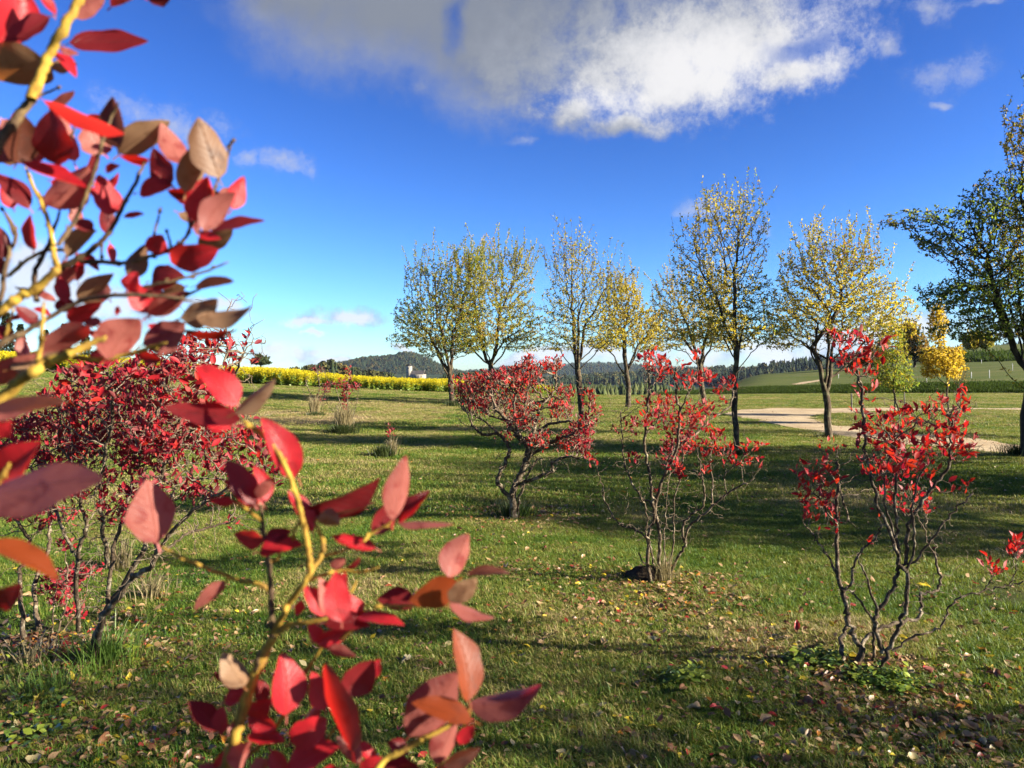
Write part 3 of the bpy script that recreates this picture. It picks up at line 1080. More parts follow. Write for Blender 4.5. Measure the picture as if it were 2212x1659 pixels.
make_tree('bare_shrub', [(2066, 860), (2068, 845), (2070, 838)], None, [(2072, 810, 18, 26)], 220, 160, {'brown': 1}, 0.06, 0.03, 0.1, 10, (0.2, 0.5),
          label='nearly leafless bare shrub just right of the golden maple', cat='shrub', seed=23, infl=1.4, kill=0.2, limb_n=4, r_tip=0.004)
for k, (px, py, D, cr, lab, mixd) in enumerate([
    (1975, 795, 150, [(1975, 745, 26, 32), (1965, 725, 18, 22), (1995, 765, 18, 22)], 'dark brown-green bushy tree behind the young trees', {'dkgreen': 0.5, 'brown': 0.5}),
    (1880, 800, 150, [(1880, 775, 26, 20), (1850, 782, 22, 14)], 'low reddish-brown hedge tree at the crest of the field', {'brown': 0.7, 'dkgreen': 0.3}),
    (2100, 769, 200, [(2100, 742, 16, 14)], 'small field tree on the upper green slope, left of its pair', {'olive': 0.5, 'yellow': 0.5}),
    (2129, 768, 200, [(2129, 740, 15, 14)], 'small field tree on the upper green slope, right of its pair', {'olive': 0.6, 'green': 0.4}),
]):
    make_tree('field_tree', [(px, py), (px + 1, py - 10)], D, cr, 420, 3400, mixd, 0.45, 0.3, 0.6, 30, (0.6, 1.5), label=lab, cat='tree', seed=30 + k, infl=6, kill=0.8, r_tip=0.03, limb_n=4)

# stakes at the young tree, white fence posts on the slope
M_wood = simple_mat('weathered_wood', (0.10, 0.085, 0.065), (0.22, 0.19, 0.15), 12)
M_post = simple_mat('white_plastic_post', (0.62, 0.62, 0.60), (0.78, 0.78, 0.76), 9)


def post(name, px, py0, py1, r, mat, label, cat, group):
    g = ground(px, py0)
    h = max(0.3, (py0 - py1) / F * g.y)
    root = empty(name, g, label=label, cat=cat, group=group)
    tb = Tubes()
    tb.add([(0, 0, -0.2), (0.01, 0, h * 0.5), (0.0, 0.01, h)], [r, r, r * 0.92], 7)
    link('shaft', tb.mesh('shaft', mat), root)
    tb = Tubes()
    tb.add([(0, 0.01, h), (0, 0.01, h + r * 0.9)], [r * 1.15, r * 0.6], 7)
    link('top', tb.mesh('top', mat), root)
    return root


post('wooden_stake', 1839, 889, 851, 0.03, M_wood, 'dark stake standing alone at the near edge of the grey road', 'stake', 'stakes round the young tree')
post('wooden_stake', 1932, 898, 856, 0.022, M_wood, 'thin stake just left of the young tree trunk', 'stake', 'stakes round the young tree')
post('wooden_stake', 1953, 899, 848, 0.022, M_wood, 'thin stake just right of the young tree trunk', 'stake', 'stakes round the young tree')
for px, a, b_, lab in [(1811, 817, 806, 'white fence post on the green slope left of the young tree'),
                       (1915, 829, 821, 'white fence post low on the slope behind the young tree'),
                       (2001, 826, 815, 'white fence post below the left side of the golden maple'),
                       (2098, 817, 804, 'white fence post on the mown slope right of the golden maple'),
                       (2137, 817, 800, 'tall white fence post near the dark mound shadow'),
                       (2120, 786, 777, 'white fence post at the dark bank under the upper field'),
                       (2187, 800, 786, 'white fence post near the right edge of the mown slope'),
                       (2162, 779, 771, 'white fence post right of the pair of field trees')]:
    post('fence_post', px, a, b_, 0.04, M_post, lab, 'fence post', 'white fence posts on the slope')

# ------------------------------------------------------------------ hills and forests
M_hill = simple_mat('forest_floor', (0.02, 0.03, 0.015), (0.04, 0.05, 0.02), 0.02, 0.95, 0.05, 0.1, 0.5)


def conifer_mat(name, c1, c2, c3):
    m, t, out = new_mat(name)
    oi = t.node('ShaderNodeObjectInfo')
    geo = t.node('ShaderNodeNewGeometry')
    n = t.noise(geo.outputs['Position'], 0.35, 3, 0.6)
    f = t.math('ADD', t.math('MULTIPLY', oi.outputs['Random'], 0.6), t.math('MULTIPLY', n.outputs[0], 0.4))
    c = t.ramp(f, [(0.15, c1), (0.7, c2), (0.92, c3)])
    b = principled(t, c, 0.9, 0.1)
    t.l.new(b.outputs[0], out.inputs[0])
    return m


M_con = conifer_mat('conifer_needles', (0.022, 0.038, 0.018), (0.042, 0.064, 0.026), (0.085, 0.088, 0.032))
M_pla = conifer_mat('sunlit_conifer_needles', (0.06, 0.085, 0.03), (0.11, 0.135, 0.045), (0.17, 0.17, 0.06))  # paler yellowish needles: sunlight on the plantation put into the colour
M_dec = conifer_mat('autumn_wood_leaves', (0.05, 0.065, 0.02), (0.11, 0.10, 0.03), (0.20, 0.12, 0.03))


def conifer_mesh(name, seed, h=1.0, tiers=6, seg=9, wid=0.17, mat=None):
    """unit-height spruce of ragged drooping tiers round a stem"""
    r = np.random.default_rng(seed)
    V, Fc = [], []
    for k in range(tiers):
        z0 = 0.10 + 0.84 * k / tiers
        top = min(1.0, z0 + 0.30)
        rr = wid * (1 - (z0 - 0.08) / 0.95) ** 0.85 + 0.012
        b = len(V)
        V.append((0, 0, top))
        for j in range(seg):
            a = 2 * math.pi * j / seg + k * 0.7
            q = rr * (r.uniform(0.85, 1.2) if j % 2 == 0 else r.uniform(0.5, 0.75))
            V.append((q * math.cos(a), q * math.sin(a), z0 - (0.03 if j % 2 == 0 else -0.015) + r.uniform(-0.01, 0.01)))
        for j in range(seg):
            Fc.append((b, b + 1 + j, b + 1 + (j + 1) % seg))
    b = len(V)
    for j in range(3):
        a = 2 * math.pi * j / 3
        V.append((0.014 * math.cos(a), 0.014 * math.sin(a), -0.05))
    V.append((0, 0, 0.5))
    for j in range(3):
        Fc.append((b + j, b + (j + 1) % 3, b + 3))
    return mesh_np(name, V, Fc, [mat or M_con])


def broad_mesh(name, seed, mat):
    r = np.random.default_rng(seed)
    n = 90
    v = norm(r.normal(size=(n, 3)))
    rad = r.uniform(0.55, 1.0, n) ** 0.5
    c = v * rad[:, None] * np.array([0.30, 0.30, 0.36]) + np.array([0, 0, 0.58])
    Vv, Ff = leaf_batch(c, r.normal(size=(n, 3)), v + r.normal(0, 0.4, (n, 3)), np.full(n, 0.22), *LEAF_S, width=1.9)
    return mesh_np(name, Vv, Ff, [mat])


def gn_scatter(name, pts, scl, templates, kind='stuff', tilt=0.0, **kw):
    """a stuff object: real points, each bearing one of a few small plants"""
    me = bpy.data.meshes.new(name)
    pts = np.asarray(pts, dtype=np.float32)
    me.vertices.add(len(pts))
    me.vertices.foreach_set('co', pts.ravel())
    at = me.attributes.new('size', 'FLOAT', 'POINT')
    at.data.foreach_set('value', np.asarray(scl, dtype=np.float32))
    o = link(name, me, kind=kind, **kw)
    ng = bpy.data.node_groups.new(name, 'GeometryNodeTree')
    ng.interface.new_socket('Geometry', in_out='INPUT', socket_type='NodeSocketGeometry')
    ng.interface.new_socket('Geometry', in_out='OUTPUT', socket_type='NodeSocketGeometry')
    N, L = ng.nodes, ng.links
    gi, go = N.new('NodeGroupInput'), N.new('NodeGroupOutput')
    join = N.new('GeometryNodeJoinGeometry')
    for tme in templates:
        to = bpy.data.objects.new(tme.name, tme)
        oi = N.new('GeometryNodeObjectInfo')
        oi.inputs['Object'].default_value = to
        oi.inputs['As Instance'].default_value = True
        L.new(oi.outputs['Geometry'], join.inputs[0])
    inst = N.new('GeometryNodeInstanceOnPoints')
    inst.inputs['Pick Instance'].default_value = True
    L.new(gi.outputs[0], inst.inputs['Points'])
    L.new(join.outputs[0], inst.inputs['Instance'])
    ri = N.new('FunctionNodeRandomValue')
    ri.data_type = 'INT'
    ri.inputs['Min'].default_value = 0
    ri.inputs['Max'].default_value = len(templates) - 1
    L.new([s for s in ri.outputs if s.type == 'INT'][0], inst.inputs['Instance Index'])
    rr = N.new('FunctionNodeRandomValue')
    rr.data_type = 'FLOAT_VECTOR'
    rr.inputs[0].default_value = (-tilt, -tilt, 0)
    rr.inputs[1].default_value = (tilt, tilt, 6.283)
    rr.inputs['Seed'].default_value = 3
    L.new([s for s in rr.outputs if s.type == 'VECTOR'][0], inst.inputs['Rotation'])
    na = N.new('GeometryNodeInputNamedAttribute')
    na.data_type = 'FLOAT'
    na.inputs['Name'].default_value = 'size'
    L.new([s for s in na.outputs if s.enabled][0], inst.inputs['Scale'])
    L.new(inst.outputs[0], go.inputs[0])
    md = o.modifiers.new('scatter', 'NODES')
    md.node_group = ng
    return o


CON_T = [conifer_mesh('conifer_form', 1), conifer_mesh('conifer_form', 2, wid=0.21), conifer_mesh('conifer_form', 3, wid=0.14), broad_mesh('broadleaf_form', 4, M_dec)]


def hill(name, Y, depth, profile, spacing, th, seed, label, decid=1, foot=-14.0):
    """a wooded ridge: heights given as view rows of its crest at the distance Y; slopes fall to both sides"""
    r = np.random.default_rng(seed)
    px = np.array([p[0] for p in profile], dtype=float)
    py = np.array([p[1] for p in profile], dtype=float)
    xs_ = np.linspace((px[0] - 1106) / F * Y, (px[-1] - 1106) / F * Y, 120)
    crest = EYE - (np.interp(xs_, (px - 1106) / F * Y, py) - HOR) / F * Y - th * 0.8
    crest = crest + r.normal(0, th * 0.04, len(xs_))
    vt = np.linspace(-1, 1, 25)
    bump_ = np.cos(vt * math.pi / 2) ** 1.2
    nseed = r.uniform(0, 10, 4)

    def h(x, v):
        c = np.interp(x, xs_, crest)
        b = np.cos(np.clip(v, -1, 1) * math.pi / 2) ** 1.2
        rid = 1 + 0.16 * np.sin(x / Y * 60 + nseed[0] + v * 3) * (1 - b) + 0.1 * np.sin(x / Y * 25 + nseed[1] - v * 4) * (1 - b)
        return foot - 8 + (c - foot + 8) * np.clip(b * rid, 0, 1)
    X, Vt = np.meshgrid(xs_, vt)
    Z = h(X, Vt)
    Yv = Y + Vt * depth
    Vv = np.stack([X, Yv, Z], -1).reshape(-1, 3)
    n = len(xs_)
    i = np.arange(len(vt) - 1)[:, None] * n + np.arange(n - 1)[None]
    Ff = np.stack([i, i + 1, i + n + 1, i + n], -1).reshape(-1, 4)
    link(name, mesh_np(name, Vv, Ff, [M_hill], smooth=True), kind='structure')
    cnt = int((xs_[-1] - xs_[0]) * depth * 1.15 / spacing ** 2)
    tx = r.uniform(xs_[0], xs_[-1], cnt)
    tv = r.uniform(-1.0, 0.12, cnt)
    tzv = h(tx, tv)
    pts = np.stack([tx, Y + tv * depth, tzv], -1)
    sz = th * r.uniform(0.6, 1.25, cnt)
    tm = CON_T[:3] * (3 if decid else 1) + CON_T[3:] * decid
    gn_scatter('forest', pts, sz, tm, label=label, cat='forest')
    return h


hill('castle_hill', 2300, 420, [(560, 822), (640, 806), (700, 792), (760, 780), (800, 771), (820, 770), (850, 768), (880, 761), (905, 764), (930, 776), (960, 792), (1000, 803), (1060, 815), (1110, 822)],
     7.0, 12.5, 1, 'conifer forest covering the round hill behind the church', 2)
hill('far_ridge', 3600, 700, [(900, 812), (980, 804), (1060, 798), (1100, 790), (1150, 797), (1200, 790), (1250, 785), (1310, 784), (1380, 789), (1450, 793), (1550, 796), (1700, 797), (1900, 790)],
     15.0, 19, 2, 'blue hazy forest on the far ridge behind the orchard trunks', 1)
hill('middle_ridge', 1500, 420, [(1130, 835), (1200, 816), (1280, 812), (1340, 806), (1400, 801), (1480, 796), (1560, 795), (1620, 798), (1700, 795), (1800, 800)],
     8.5, 14, 3, 'dark conifer forest on the middle ridge behind the orchard trunks', 2)
hill('right_ridge', 1000, 220, [(1560, 806), (1620, 796), (1680, 784), (1740, 774), (1800, 770), (1880, 764), (1960, 757), (2050, 752), (2200, 742), (2400, 735)],
     6.5, 11, 4, 'dark conifer forest on the right-hand ridge above the green slope', 1, foot=-10)
# near edge of the forest below the lawn
rf = np.random.default_rng(5)
fx, fy = [], []
pts = []
for _ in range(1500):
    Y = rf.uniform(230, 520)
    px = rf.uniform(1080, 1520)
    x = (px - 1106) / F * Y
    pts.append((x, Y, EYE - (830 - HOR) / F * Y - 14 + rf.uniform(-1.2, 1.0) - (1.5 if px > 1440 else 0)))
pts = np.array(pts)
gn_scatter('forest', pts, rf.uniform(9.5, 14.5, len(pts)), [conifer_mesh('conifer_form', 11 + k, wid=0.22, mat=M_pla) for k in range(3)], label='grey-green conifer plantation just below the far lawn edge', cat='forest')
# band of small trees beyond the yellow field
pts = []
for _ in range(330):
    px = rf.uniform(600, 1120)
    Y = rf.uniform(420, 640)
    x = (px - 1106) / F * Y
    top = np.interp(px, [600, 640, 690, 715, 740, 800, 850, 860, 945, 960, 1000, 1060, 1120], [800, 794, 786, 776, 790, 802, 806, 824, 824, 806, 806, 800, 804])
    hh = rf.uniform(6, 10)
    pts.append((x, Y, EYE - (top - HOR) / F * Y - hh * 0.95, hh))
pts = np.array(pts)
gn_scatter('forest', pts[:, :3], pts[:, 3], CON_T, label='line of dark trees beyond the yellow flower field', cat='forest')

# individual conifers at the left
M_cbark = simple_mat('conifer_bark', (0.06, 0.04, 0.03), (0.13, 0.09, 0.06), 3)


def conifer_thing(px, pyb, D, pyt, wid, label, seed, mat=None):
    b = P(px, pyb, D)
    b.z = tz(b.x, b.y)
    h = EYE - (pyt - HOR) / F * D - b.z
    root = empty('conifer_tree', b, label=label, cat='conifer', group='conifers behind the yellow field')
    tb = Tubes()
    tb.add([(0, 0, -0.3), (0, 0, h * 0.5), (0, 0, h * 0.97)], [h * 0.022, h * 0.014, 0.02], 6)
    link('trunk', tb.mesh('trunk', M_cbark), root)
    r = np.random.default_rng(seed)
    n = 2600
    z = r.uniform(0.1, 1.0, n) ** 0.85
    a = r.uniform(0, 6.283, n)
    tier = 0.75 + 0.25 * np.cos(z * 55)
    rad = wid * h * (1 - z) ** 0.8 * tier * r.uniform(0.35, 1.05, n) + 0.02 * h * 0.2
    c = np.stack([rad * np.cos(a), rad * np.sin(a), z * h - rad * 0.18], -1)
    d = np.stack([np.cos(a), np.sin(a), np.full(n, -0.25)], -1) + r.normal(0, 0.25, (n, 3))
    Vv, Ff = leaf_batch(c, d, r.normal(0, 0.3, (n, 3)) + [0, 0, 1], np.full(n, h * 0.06) * r.uniform(0.7, 1.3, n), *LEAF_S, width=0.8)
    link('needles', mesh_np('needles', Vv, Ff, [mat or M_con]), root, kind='stuff')
    return root


for k, a in enumerate([(15, 795, 120, 676, 0.20, 'tall dark conifer at the far left behind the shoot'), (45, 795, 130, 700, 0.2, 'second dark conifer from the left edge'),
                       (-30, 795, 125, 690, 0.2, 'dark conifer at the very left edge of the picture'), (140, 797, 140, 700, 0.22, 'dark conifer standing between the left shoots'), (185, 798, 130, 712, 0.22, 'broad dark conifer seen between pink leaves'),
                       (225, 799, 140, 722, 0.2, 'shorter dark conifer right of the broad one'), (100, 797, 150, 712, 0.2, 'dark conifer in the gap of the left row')]):
    conifer_thing(*a, seed=60 + k)
make_tree('pine_tree', [(563, 812), (563, 785)], 150, [(563, 777, 15, 6), (566, 783, 20, 5), (560, 771, 8, 5)], 300, 3800, {'dkgreen': 1.0}, 0.30, 0.2, 0.4, 6, (0.2, 0.4),
          label='lone dark pine with layered crown above the yellow field', cat='pine', seed=70, infl=5, kill=0.5, r_tip=0.03, limb_n=4)

# ------------------------------------------------------------------ church
M_wall = simple_mat('pale_render', (0.36, 0.33, 0.27), (0.42, 0.39, 0.33), 0.5)
M_roof = simple_mat('grey_roof', (0.09, 0.08, 0.075), (0.13, 0.115, 0.11), 0.6)
M_troof = simple_mat('dark_slate', (0.02, 0.02, 0.024), (0.035, 0.035, 0.04), 0.6)
M_win = simple_mat('dark_window', (0.02, 0.02, 0.025), (0.03, 0.03, 0.035), 1)


def box_mesh(name, x0, x1, y0, y1, z0, z1, mat):
    v = [(x, y, z) for z in (z0, z1) for x, y in ((x0, y0), (x1, y0), (x1, y1), (x0, y1))]
    f = [(0, 3, 2, 1), (4, 5, 6, 7), (0, 1, 5, 4), (1, 2, 6, 5), (2, 3, 7, 6), (3, 0, 4, 7)]
    return mesh_np(name, v, f, [mat])


YC = 880.0
cz0 = EYE - (822 - HOR) / F * YC
c0 = P(897, 822, YC)
ch_root = empty('church', (c0.x, c0.y, cz0), label='small white church with a square tower and grey roof behind the yellow field', cat='church')
ch_root.rotation_euler = (0, 0, math.radians(-14))
mpp = YC / F
zt_ = (822 - 790.5) * mpp
tw = 5.3
tx0 = -11.0
link('tower_wall', box_mesh('tower_wall', tx0, tx0 + tw, 0, tw, 0, zt_, M_wall), ch_root)
apex = (822 - 784.5) * mpp
e = 0.5
link('tower_roof', mesh_np('tower_roof', [(tx0 - e, -e, zt_), (tx0 + tw + e, -e, zt_), (tx0 + tw + e, tw + e, zt_), (tx0 - e, tw + e, zt_), (tx0 + tw / 2, tw / 2, apex)],
                           [(0, 1, 4), (1, 2, 4), (2, 3, 4), (3, 0, 4), (0, 2, 1), (0, 3, 2)], [M_troof]), ch_root)
zn = (822 - 808.5) * mpp
zr_ = (822 - 800.5) * mpp
nx0, nx1 = tx0 + tw + 0.01, 10.5
link('nave_wall', box_mesh('nave_wall', nx0, nx1, -1.5, 7.5, 0, zn, M_wall), ch_root)
link('nave_roof', mesh_np('nave_roof', [(nx0, -2, zn - 0.2), (nx1 - 0.3, -2, zn - 0.2), (nx1 - 0.3, 3, zr_), (nx0, 3, zr_), (nx0, 8, zn - 0.2), (nx1 - 0.3, 8, zn - 0.2)],
                          [(0, 1, 2, 3), (3, 2, 5, 4)], [M_roof]), ch_root)
link('gable_wall', mesh_np('gable_wall', [(nx1 - 0.3, -1.6, zn), (nx1 + 0.4, -1.6, zn), (nx1 + 0.4, 3, zr_ + 0.9), (nx1 - 0.3, 3, zr_ + 0.9), (nx1 - 0.3, 7.6, zn), (nx1 + 0.4, 7.6, zn)],
                           [(0, 1, 2, 3), (3, 2, 5, 4), (0, 3, 4, 4)][:2], [M_wall]), ch_root)
for k in range(4):
    x = nx0 + 2.2 + k * 3.6
    link('window', box_mesh('window', x, x + 0.9, -1.56, -1.4, zn - 4.2, zn - 1.4, M_win), ch_root)
link('tower_window', box_mesh('tower_window', tx0 + 2.1, tx0 + 3.1, -0.06, 0.1, zt_ - 3.5, zt_ - 1.6, M_win), ch_root)

# ------------------------------------------------------------------ yellow flower field
M_yel = leaf_mat('mustard_flower', (0.80, 0.66, 0.02), (0.75, 0.62, 0.03), (0.9, 0.8, 0.02), tw=0.3, spec=0.1, var=0.12)
M_mus = leaf_mat('mustard_green', (0.22, 0.32, 0.04), (0.28, 0.36, 0.09), (0.50, 0.72, 0.06), tw=0.35, spec=0.2)


def mustard_mesh(name, seed):
    """unit-height flowering plant: stem, side shoots, leaves, flower heads"""
    r = np.random.default_rng(seed)
    base, d, sz, mi = [], [], [], []
    tips = [(0, 0, 1.0)] + [(r.uniform(-0.16, 0.16), r.uniform(-0.16, 0.16), r.uniform(0.42, 0.97)) for _ in range(8)]
    for (x, y, z) in tips:
        for _ in range(int(4 + 11 * z)):
            base.append((x + r.normal(0, 0.03), y + r.normal(0, 0.03), z - abs(r.normal(0, 0.07))))
            d.append(r.normal(0, 1, 3))
            sz.append(0.055)
            mi.append(0)
    for _ in range(26):
        z = r.uniform(0.08, 0.72)
        a = r.uniform(0, 6.28)
        base.append((r.normal(0, 0.04), r.normal(0, 0.04), z))
        d.append((math.cos(a), math.sin(a), r.uniform(-0.2, 0.9)))
        sz.append(r.uniform(0.12, 0.2) * (1.1 - z * 0.6))
        mi.append(1)
    V1, F1 = leaf_batch(np.array(base), np.array(d), r.normal(0, 0.6, (len(base), 3)) + [0, 0, 0.7], np.array(sz), *LEAF_S, width=1.4)
    mi = np.repeat(mi, 2).tolist()
    V1 = V1.tolist()
    F1 = F1.tolist()
    for (x, y, z) in tips:
        b = len(V1)
        x0, y0, z0 = x * 0.1, y * 0.1, 0.0 if (x, y) == (0, 0) else 0.35
        V1 += [(x0 - 0.006, y0, z0), (x0 + 0.006, y0, z0), (x, y + 0.003, z)]
        F1.append((b, b + 1, b + 2))
        mi.append(1)
    return mesh_np(name, V1, F1, [M_yel, M_mus], mi)


MUS = [mustard_mesh('mustard_form', k) for k in range(4)]
rm = np.random.default_rng(9)
ptsm, szm = [], []
for (n, Y0, Y1) in [(9500, 53.3, 62), (7000, 62, 85), (6500, 85, 150)]:
    Y = rm.uniform(Y0, Y1, n)
    px = rm.uniform(-260, 1200, n)
    X = (px - 1106) / F * Y
    Z = terrain(X, Y)
    edge = 1188 - 16 * np.sin(Y * 0.7)
    ok = px < edge
    ok &= (Y > 53.6 + 0.5 * np.sin(X * 0.9) + 0.3 * np.sin(X * 2.7))
    ptsm.append(np.stack([X, Y, Z], -1)[ok])
    s = rm.uniform(0.66, 1.03, n) * np.interp(px, [0, 540, 613, 700, 823, 960, 1200], [1.38, 1.27, 1.20, 1.06, 0.96, 0.96, 0.75])
    s = s + 0.07 * np.sin(X * 0.5) * np.sin(Y * 0.3)
    szm.append(s[ok])
gn_scatter('flower_field', np.concatenate(ptsm), np.concatenate(szm), MUS, tilt=0.12, label='dense band of yellow flowering mustard behind the lawn', cat='flower field')

# ------------------------------------------------------------------ grass


def tuft_mesh(name, seed, n, hmin, hmax, spread, wdt, lean=0.6, mat=None):
    mat = mat or M_blade
    r = np.random.default_rng(seed)
    V, Fc = [], []
    for _ in range(n):
        x, y = r.normal(0, spread, 2)
        a = r.uniform(0, 6.283)
        h = r.uniform(hmin, hmax)
        wd = wdt * r.uniform(0.7, 1.3)
        ln = h * r.uniform(0.15, 1.0) * lean
        dx, dy = math.cos(a), math.sin(a)
        ax, ay = -dy * wd, dx * wd
        b = len(V)
        V += [(x - ax, y - ay, -0.004), (x + ax, y + ay, -0.004),
              (x + dx * ln * 0.3 - ax * 0.8, y + dy * ln * 0.3 - ay * 0.8, h * 0.55), (x + dx * ln * 0.3 + ax * 0.8, y + dy * ln * 0.3 + ay * 0.8, h * 0.55),
              (x + dx * ln, y + dy * ln, h * r.uniform(0.75, 1.0))]
        Fc += [(b, b + 1, b + 3), (b, b + 3, b + 2), (b + 2, b + 3, b + 4)]
    for _ in range(n // 4):      # dead blades lying in the turf
        x, y = r.normal(0, spread * 1.2, 2)
        a = r.uniform(0, 6.283)
        L_ = hmax * r.uniform(0.5, 1.2)
        z = r.uniform(0.004, 0.022)
        dx, dy = math.cos(a), math.sin(a)
        b = len(V)
        V += [(x - dy * wdt, y + dx * wdt, z), (x + dy * wdt, y - dx * wdt, z), (x + dx * L_, y + dy * L_, z + r.uniform(-0.002, 0.014))]
        Fc.append((b, b + 1, b + 2))
    return mesh_np(name, V, Fc, [mat])


TUFTS = [tuft_mesh('tuft_form', k, 28, 0.012, 0.042, 0.034, 0.0018, 1.2) for k in range(5)]
WIDE = [tuft_mesh('tuft_form', 20 + k, 30, 0.015, 0.042, 0.075, 0.0034, 1.1) for k in range(4)]
M_rough = leaf_mat('rough_meadow_grass', (0.055, 0.085, 0.02), (0.07, 0.10, 0.03), (0.08, 0.13, 0.02), tw=0.3, var=0.35, spec=0.0, rough=0.9)  # dark green takes in the low bank's shadow with the unmown grass
ROUGH = [tuft_mesh('tuft_form', 40 + k, 34, 0.02, 0.05, 0.08, 0.004, 0.7, M_rough) for k in range(3)]


def grass_zone(n, Y0, Y1, seed, pxm=140):
    r = np.random.default_rng(seed)
    # even over the ground, within the view and a margin
    Y = np.sqrt(r.uniform(Y0 ** 2, Y1 ** 2, n))
    px = r.uniform(-pxm, 2212 + pxm, n)
    X = (px - 1106) / F * Y
    return X, Y


PP = np.array([[ground(*p).x, ground(*p).y] for p in path_poly])


def in_poly(X, Y, poly):
    inside = np.zeros(len(X), dtype=bool)
    n = len(poly)
    j = n - 1
    for i in range(n):
        xi, yi = poly[i]
        xj, yj = poly[j]
        c = ((yi > Y) != (yj > Y)) & (X < (xj - xi) * (Y - yi) / (yj - yi + 1e-12) + xi)
        inside ^= c
        j = i
    return inside


def bare(X, Y):
    """0..1, how worn the turf is"""
    v = np.sin(X * 0.9 + 1.3) * np.sin(Y * 0.8 + 0.5) + 0.6 * np.sin(X * 2.3 + Y * 1.1) * np.sin(Y * 2.0 - X * 0.7)
    return v


gx, gy, gs = [], [], []
for n, Y0, Y1, sc_, tset in [(52000, 2.3, 8.5, 1.0, 0)]:
    X, Y = grass_zone(n, Y0, Y1, 3)
    keep = rng.uniform(0, 1, n) > 0.92 * np.clip(bare(X, Y) - 0.45, 0, 0.95) / 0.95
    gx, gy = X[keep], Y[keep]
    s = np.random.default_rng(4).uniform(0.7, 1.25, len(gx)) * (1 - 0.3 * np.clip(bare(gx, gy) - 0.3, 0, 1))
    gn_scatter('lawn_grass', np.stack([gx, gy, terrain(gx, gy)], -1), s, TUFTS, tilt=0.15, label='short green and straw-coloured turf in the foreground', cat='grass')
X, Y = grass_zone(52000, 8.5, 21, 5)
ok = ~in_poly(X, Y, PP)
X, Y = X[ok], Y[ok]
gn_scatter('lawn_grass', np.stack([X, Y, terrain(X, Y)], -1), np.random.default_rng(6).uniform(0.7, 1.2, len(X)), WIDE, tilt=0.15, label='lawn grass round the orchard trees and shrubs', cat='grass')
X, Y = grass_zone(46000, 21, 53.5, 7)
ok = ~in_poly(X, Y, PP)
X, Y = X[ok], Y[ok]
gn_scatter('lawn_grass', np.stack([X, Y, terrain(X, Y)], -1), np.random.default_rng(8).uniform(0.9, 1.5, len(X)), WIDE, tilt=0.15, label='far lawn running up to the yellow field', cat='grass')
# taller tufts and weeds standing out of the turf
r_ = np.random.default_rng(31)
n = 900
Y = 2.6 + 12 * r_.random(n) ** 1.3
px = r_.uniform(-100, 2300, n)
X = (px - 1106) / F * Y
X += 0.25 * np.sin(Y * 5)
TALL = [tuft_mesh('tuft_form', 60 + k, 34, 0.035, 0.085, 0.022, 0.0017, 0.8) for k in range(4)]
gn_scatter('lawn_grass', np.stack([X, Y, terrain(X, Y)], -1), r_.uniform(0.6, 1.25, n), TALL, tilt=0.2, label='taller uneven grass tufts standing out of the near turf', cat='grass')
# rough grass on the bank at the right
r_ = np.random.default_rng(12)
Y = r_.uniform(57.5, 63.5, 12000)
px = r_.uniform(1420, 2400, 12000)
X = (px - 1106) / F * Y
gn_scatter('rough_grass', np.stack([X, Y, terrain(X, Y)], -1), r_.uniform(2.2, 5.5, 12000) * np.interp(px, [1420, 1850, 2000], [0.45, 0.8, 1.1]), ROUGH, tilt=0.2, label='rough grass coloured dark for its shade on the low bank beyond the right-hand lawn', cat='grass')

# ------------------------------------------------------------------ blueberry shrubs
LEAF_KINDS = ['red', 'scarlet', 'maroon', 'wine']


def leaf_template_mesh(kind, curl, fold, seed):
    r = np.random.default_rng(seed)
    n_al = 7
    V, Fc = [], []
    prof = [0.04, 0.55, 0.92, 1.0, 0.84, 0.50, 0.02]
    for i in range(n_al):
        t = i / (n_al - 1)
        wd = 0.22 * prof[i]
        zc = -curl * (t ** 2) * 0.5 + r.uniform(-0.01, 0.01)
        yy = t * (1 - 0.12 * abs(curl) * t)
        V += [(-wd, yy, zc + fold * wd), (0, yy, zc), (wd, yy, zc + fold * wd)]
    for i in range(n_al - 1):
        b = i * 3
        Fc += [(b, b + 1, b + 4, b + 3), (b + 1, b + 2, b + 5, b + 4)]
    return mesh_np('leaf', V, Fc, [BL[kind]], smooth=True)


LT = {k: [leaf_template_mesh(k, c, f, i) for i, (c, f) in enumerate([(0.1, 0.35), (0.35, 0.5), (-0.15, 0.6), (0.55, 0.25)])] for k in LEAF_KINDS}


def frame_matrix(p, d, nn_, s):
    d = norm(d)
    nn_ = norm(nn_ - d * np.dot(nn_, d))
    x = np.cross(d, nn_)
    return Matrix(((x[0] * s, d[0] * s, nn_[0] * s, p[0]), (x[1] * s, d[1] * s, nn_[1] * s, p[1]), (x[2] * s, d[2] * s, nn_[2] * s, p[2]), (0, 0, 0, 1)))


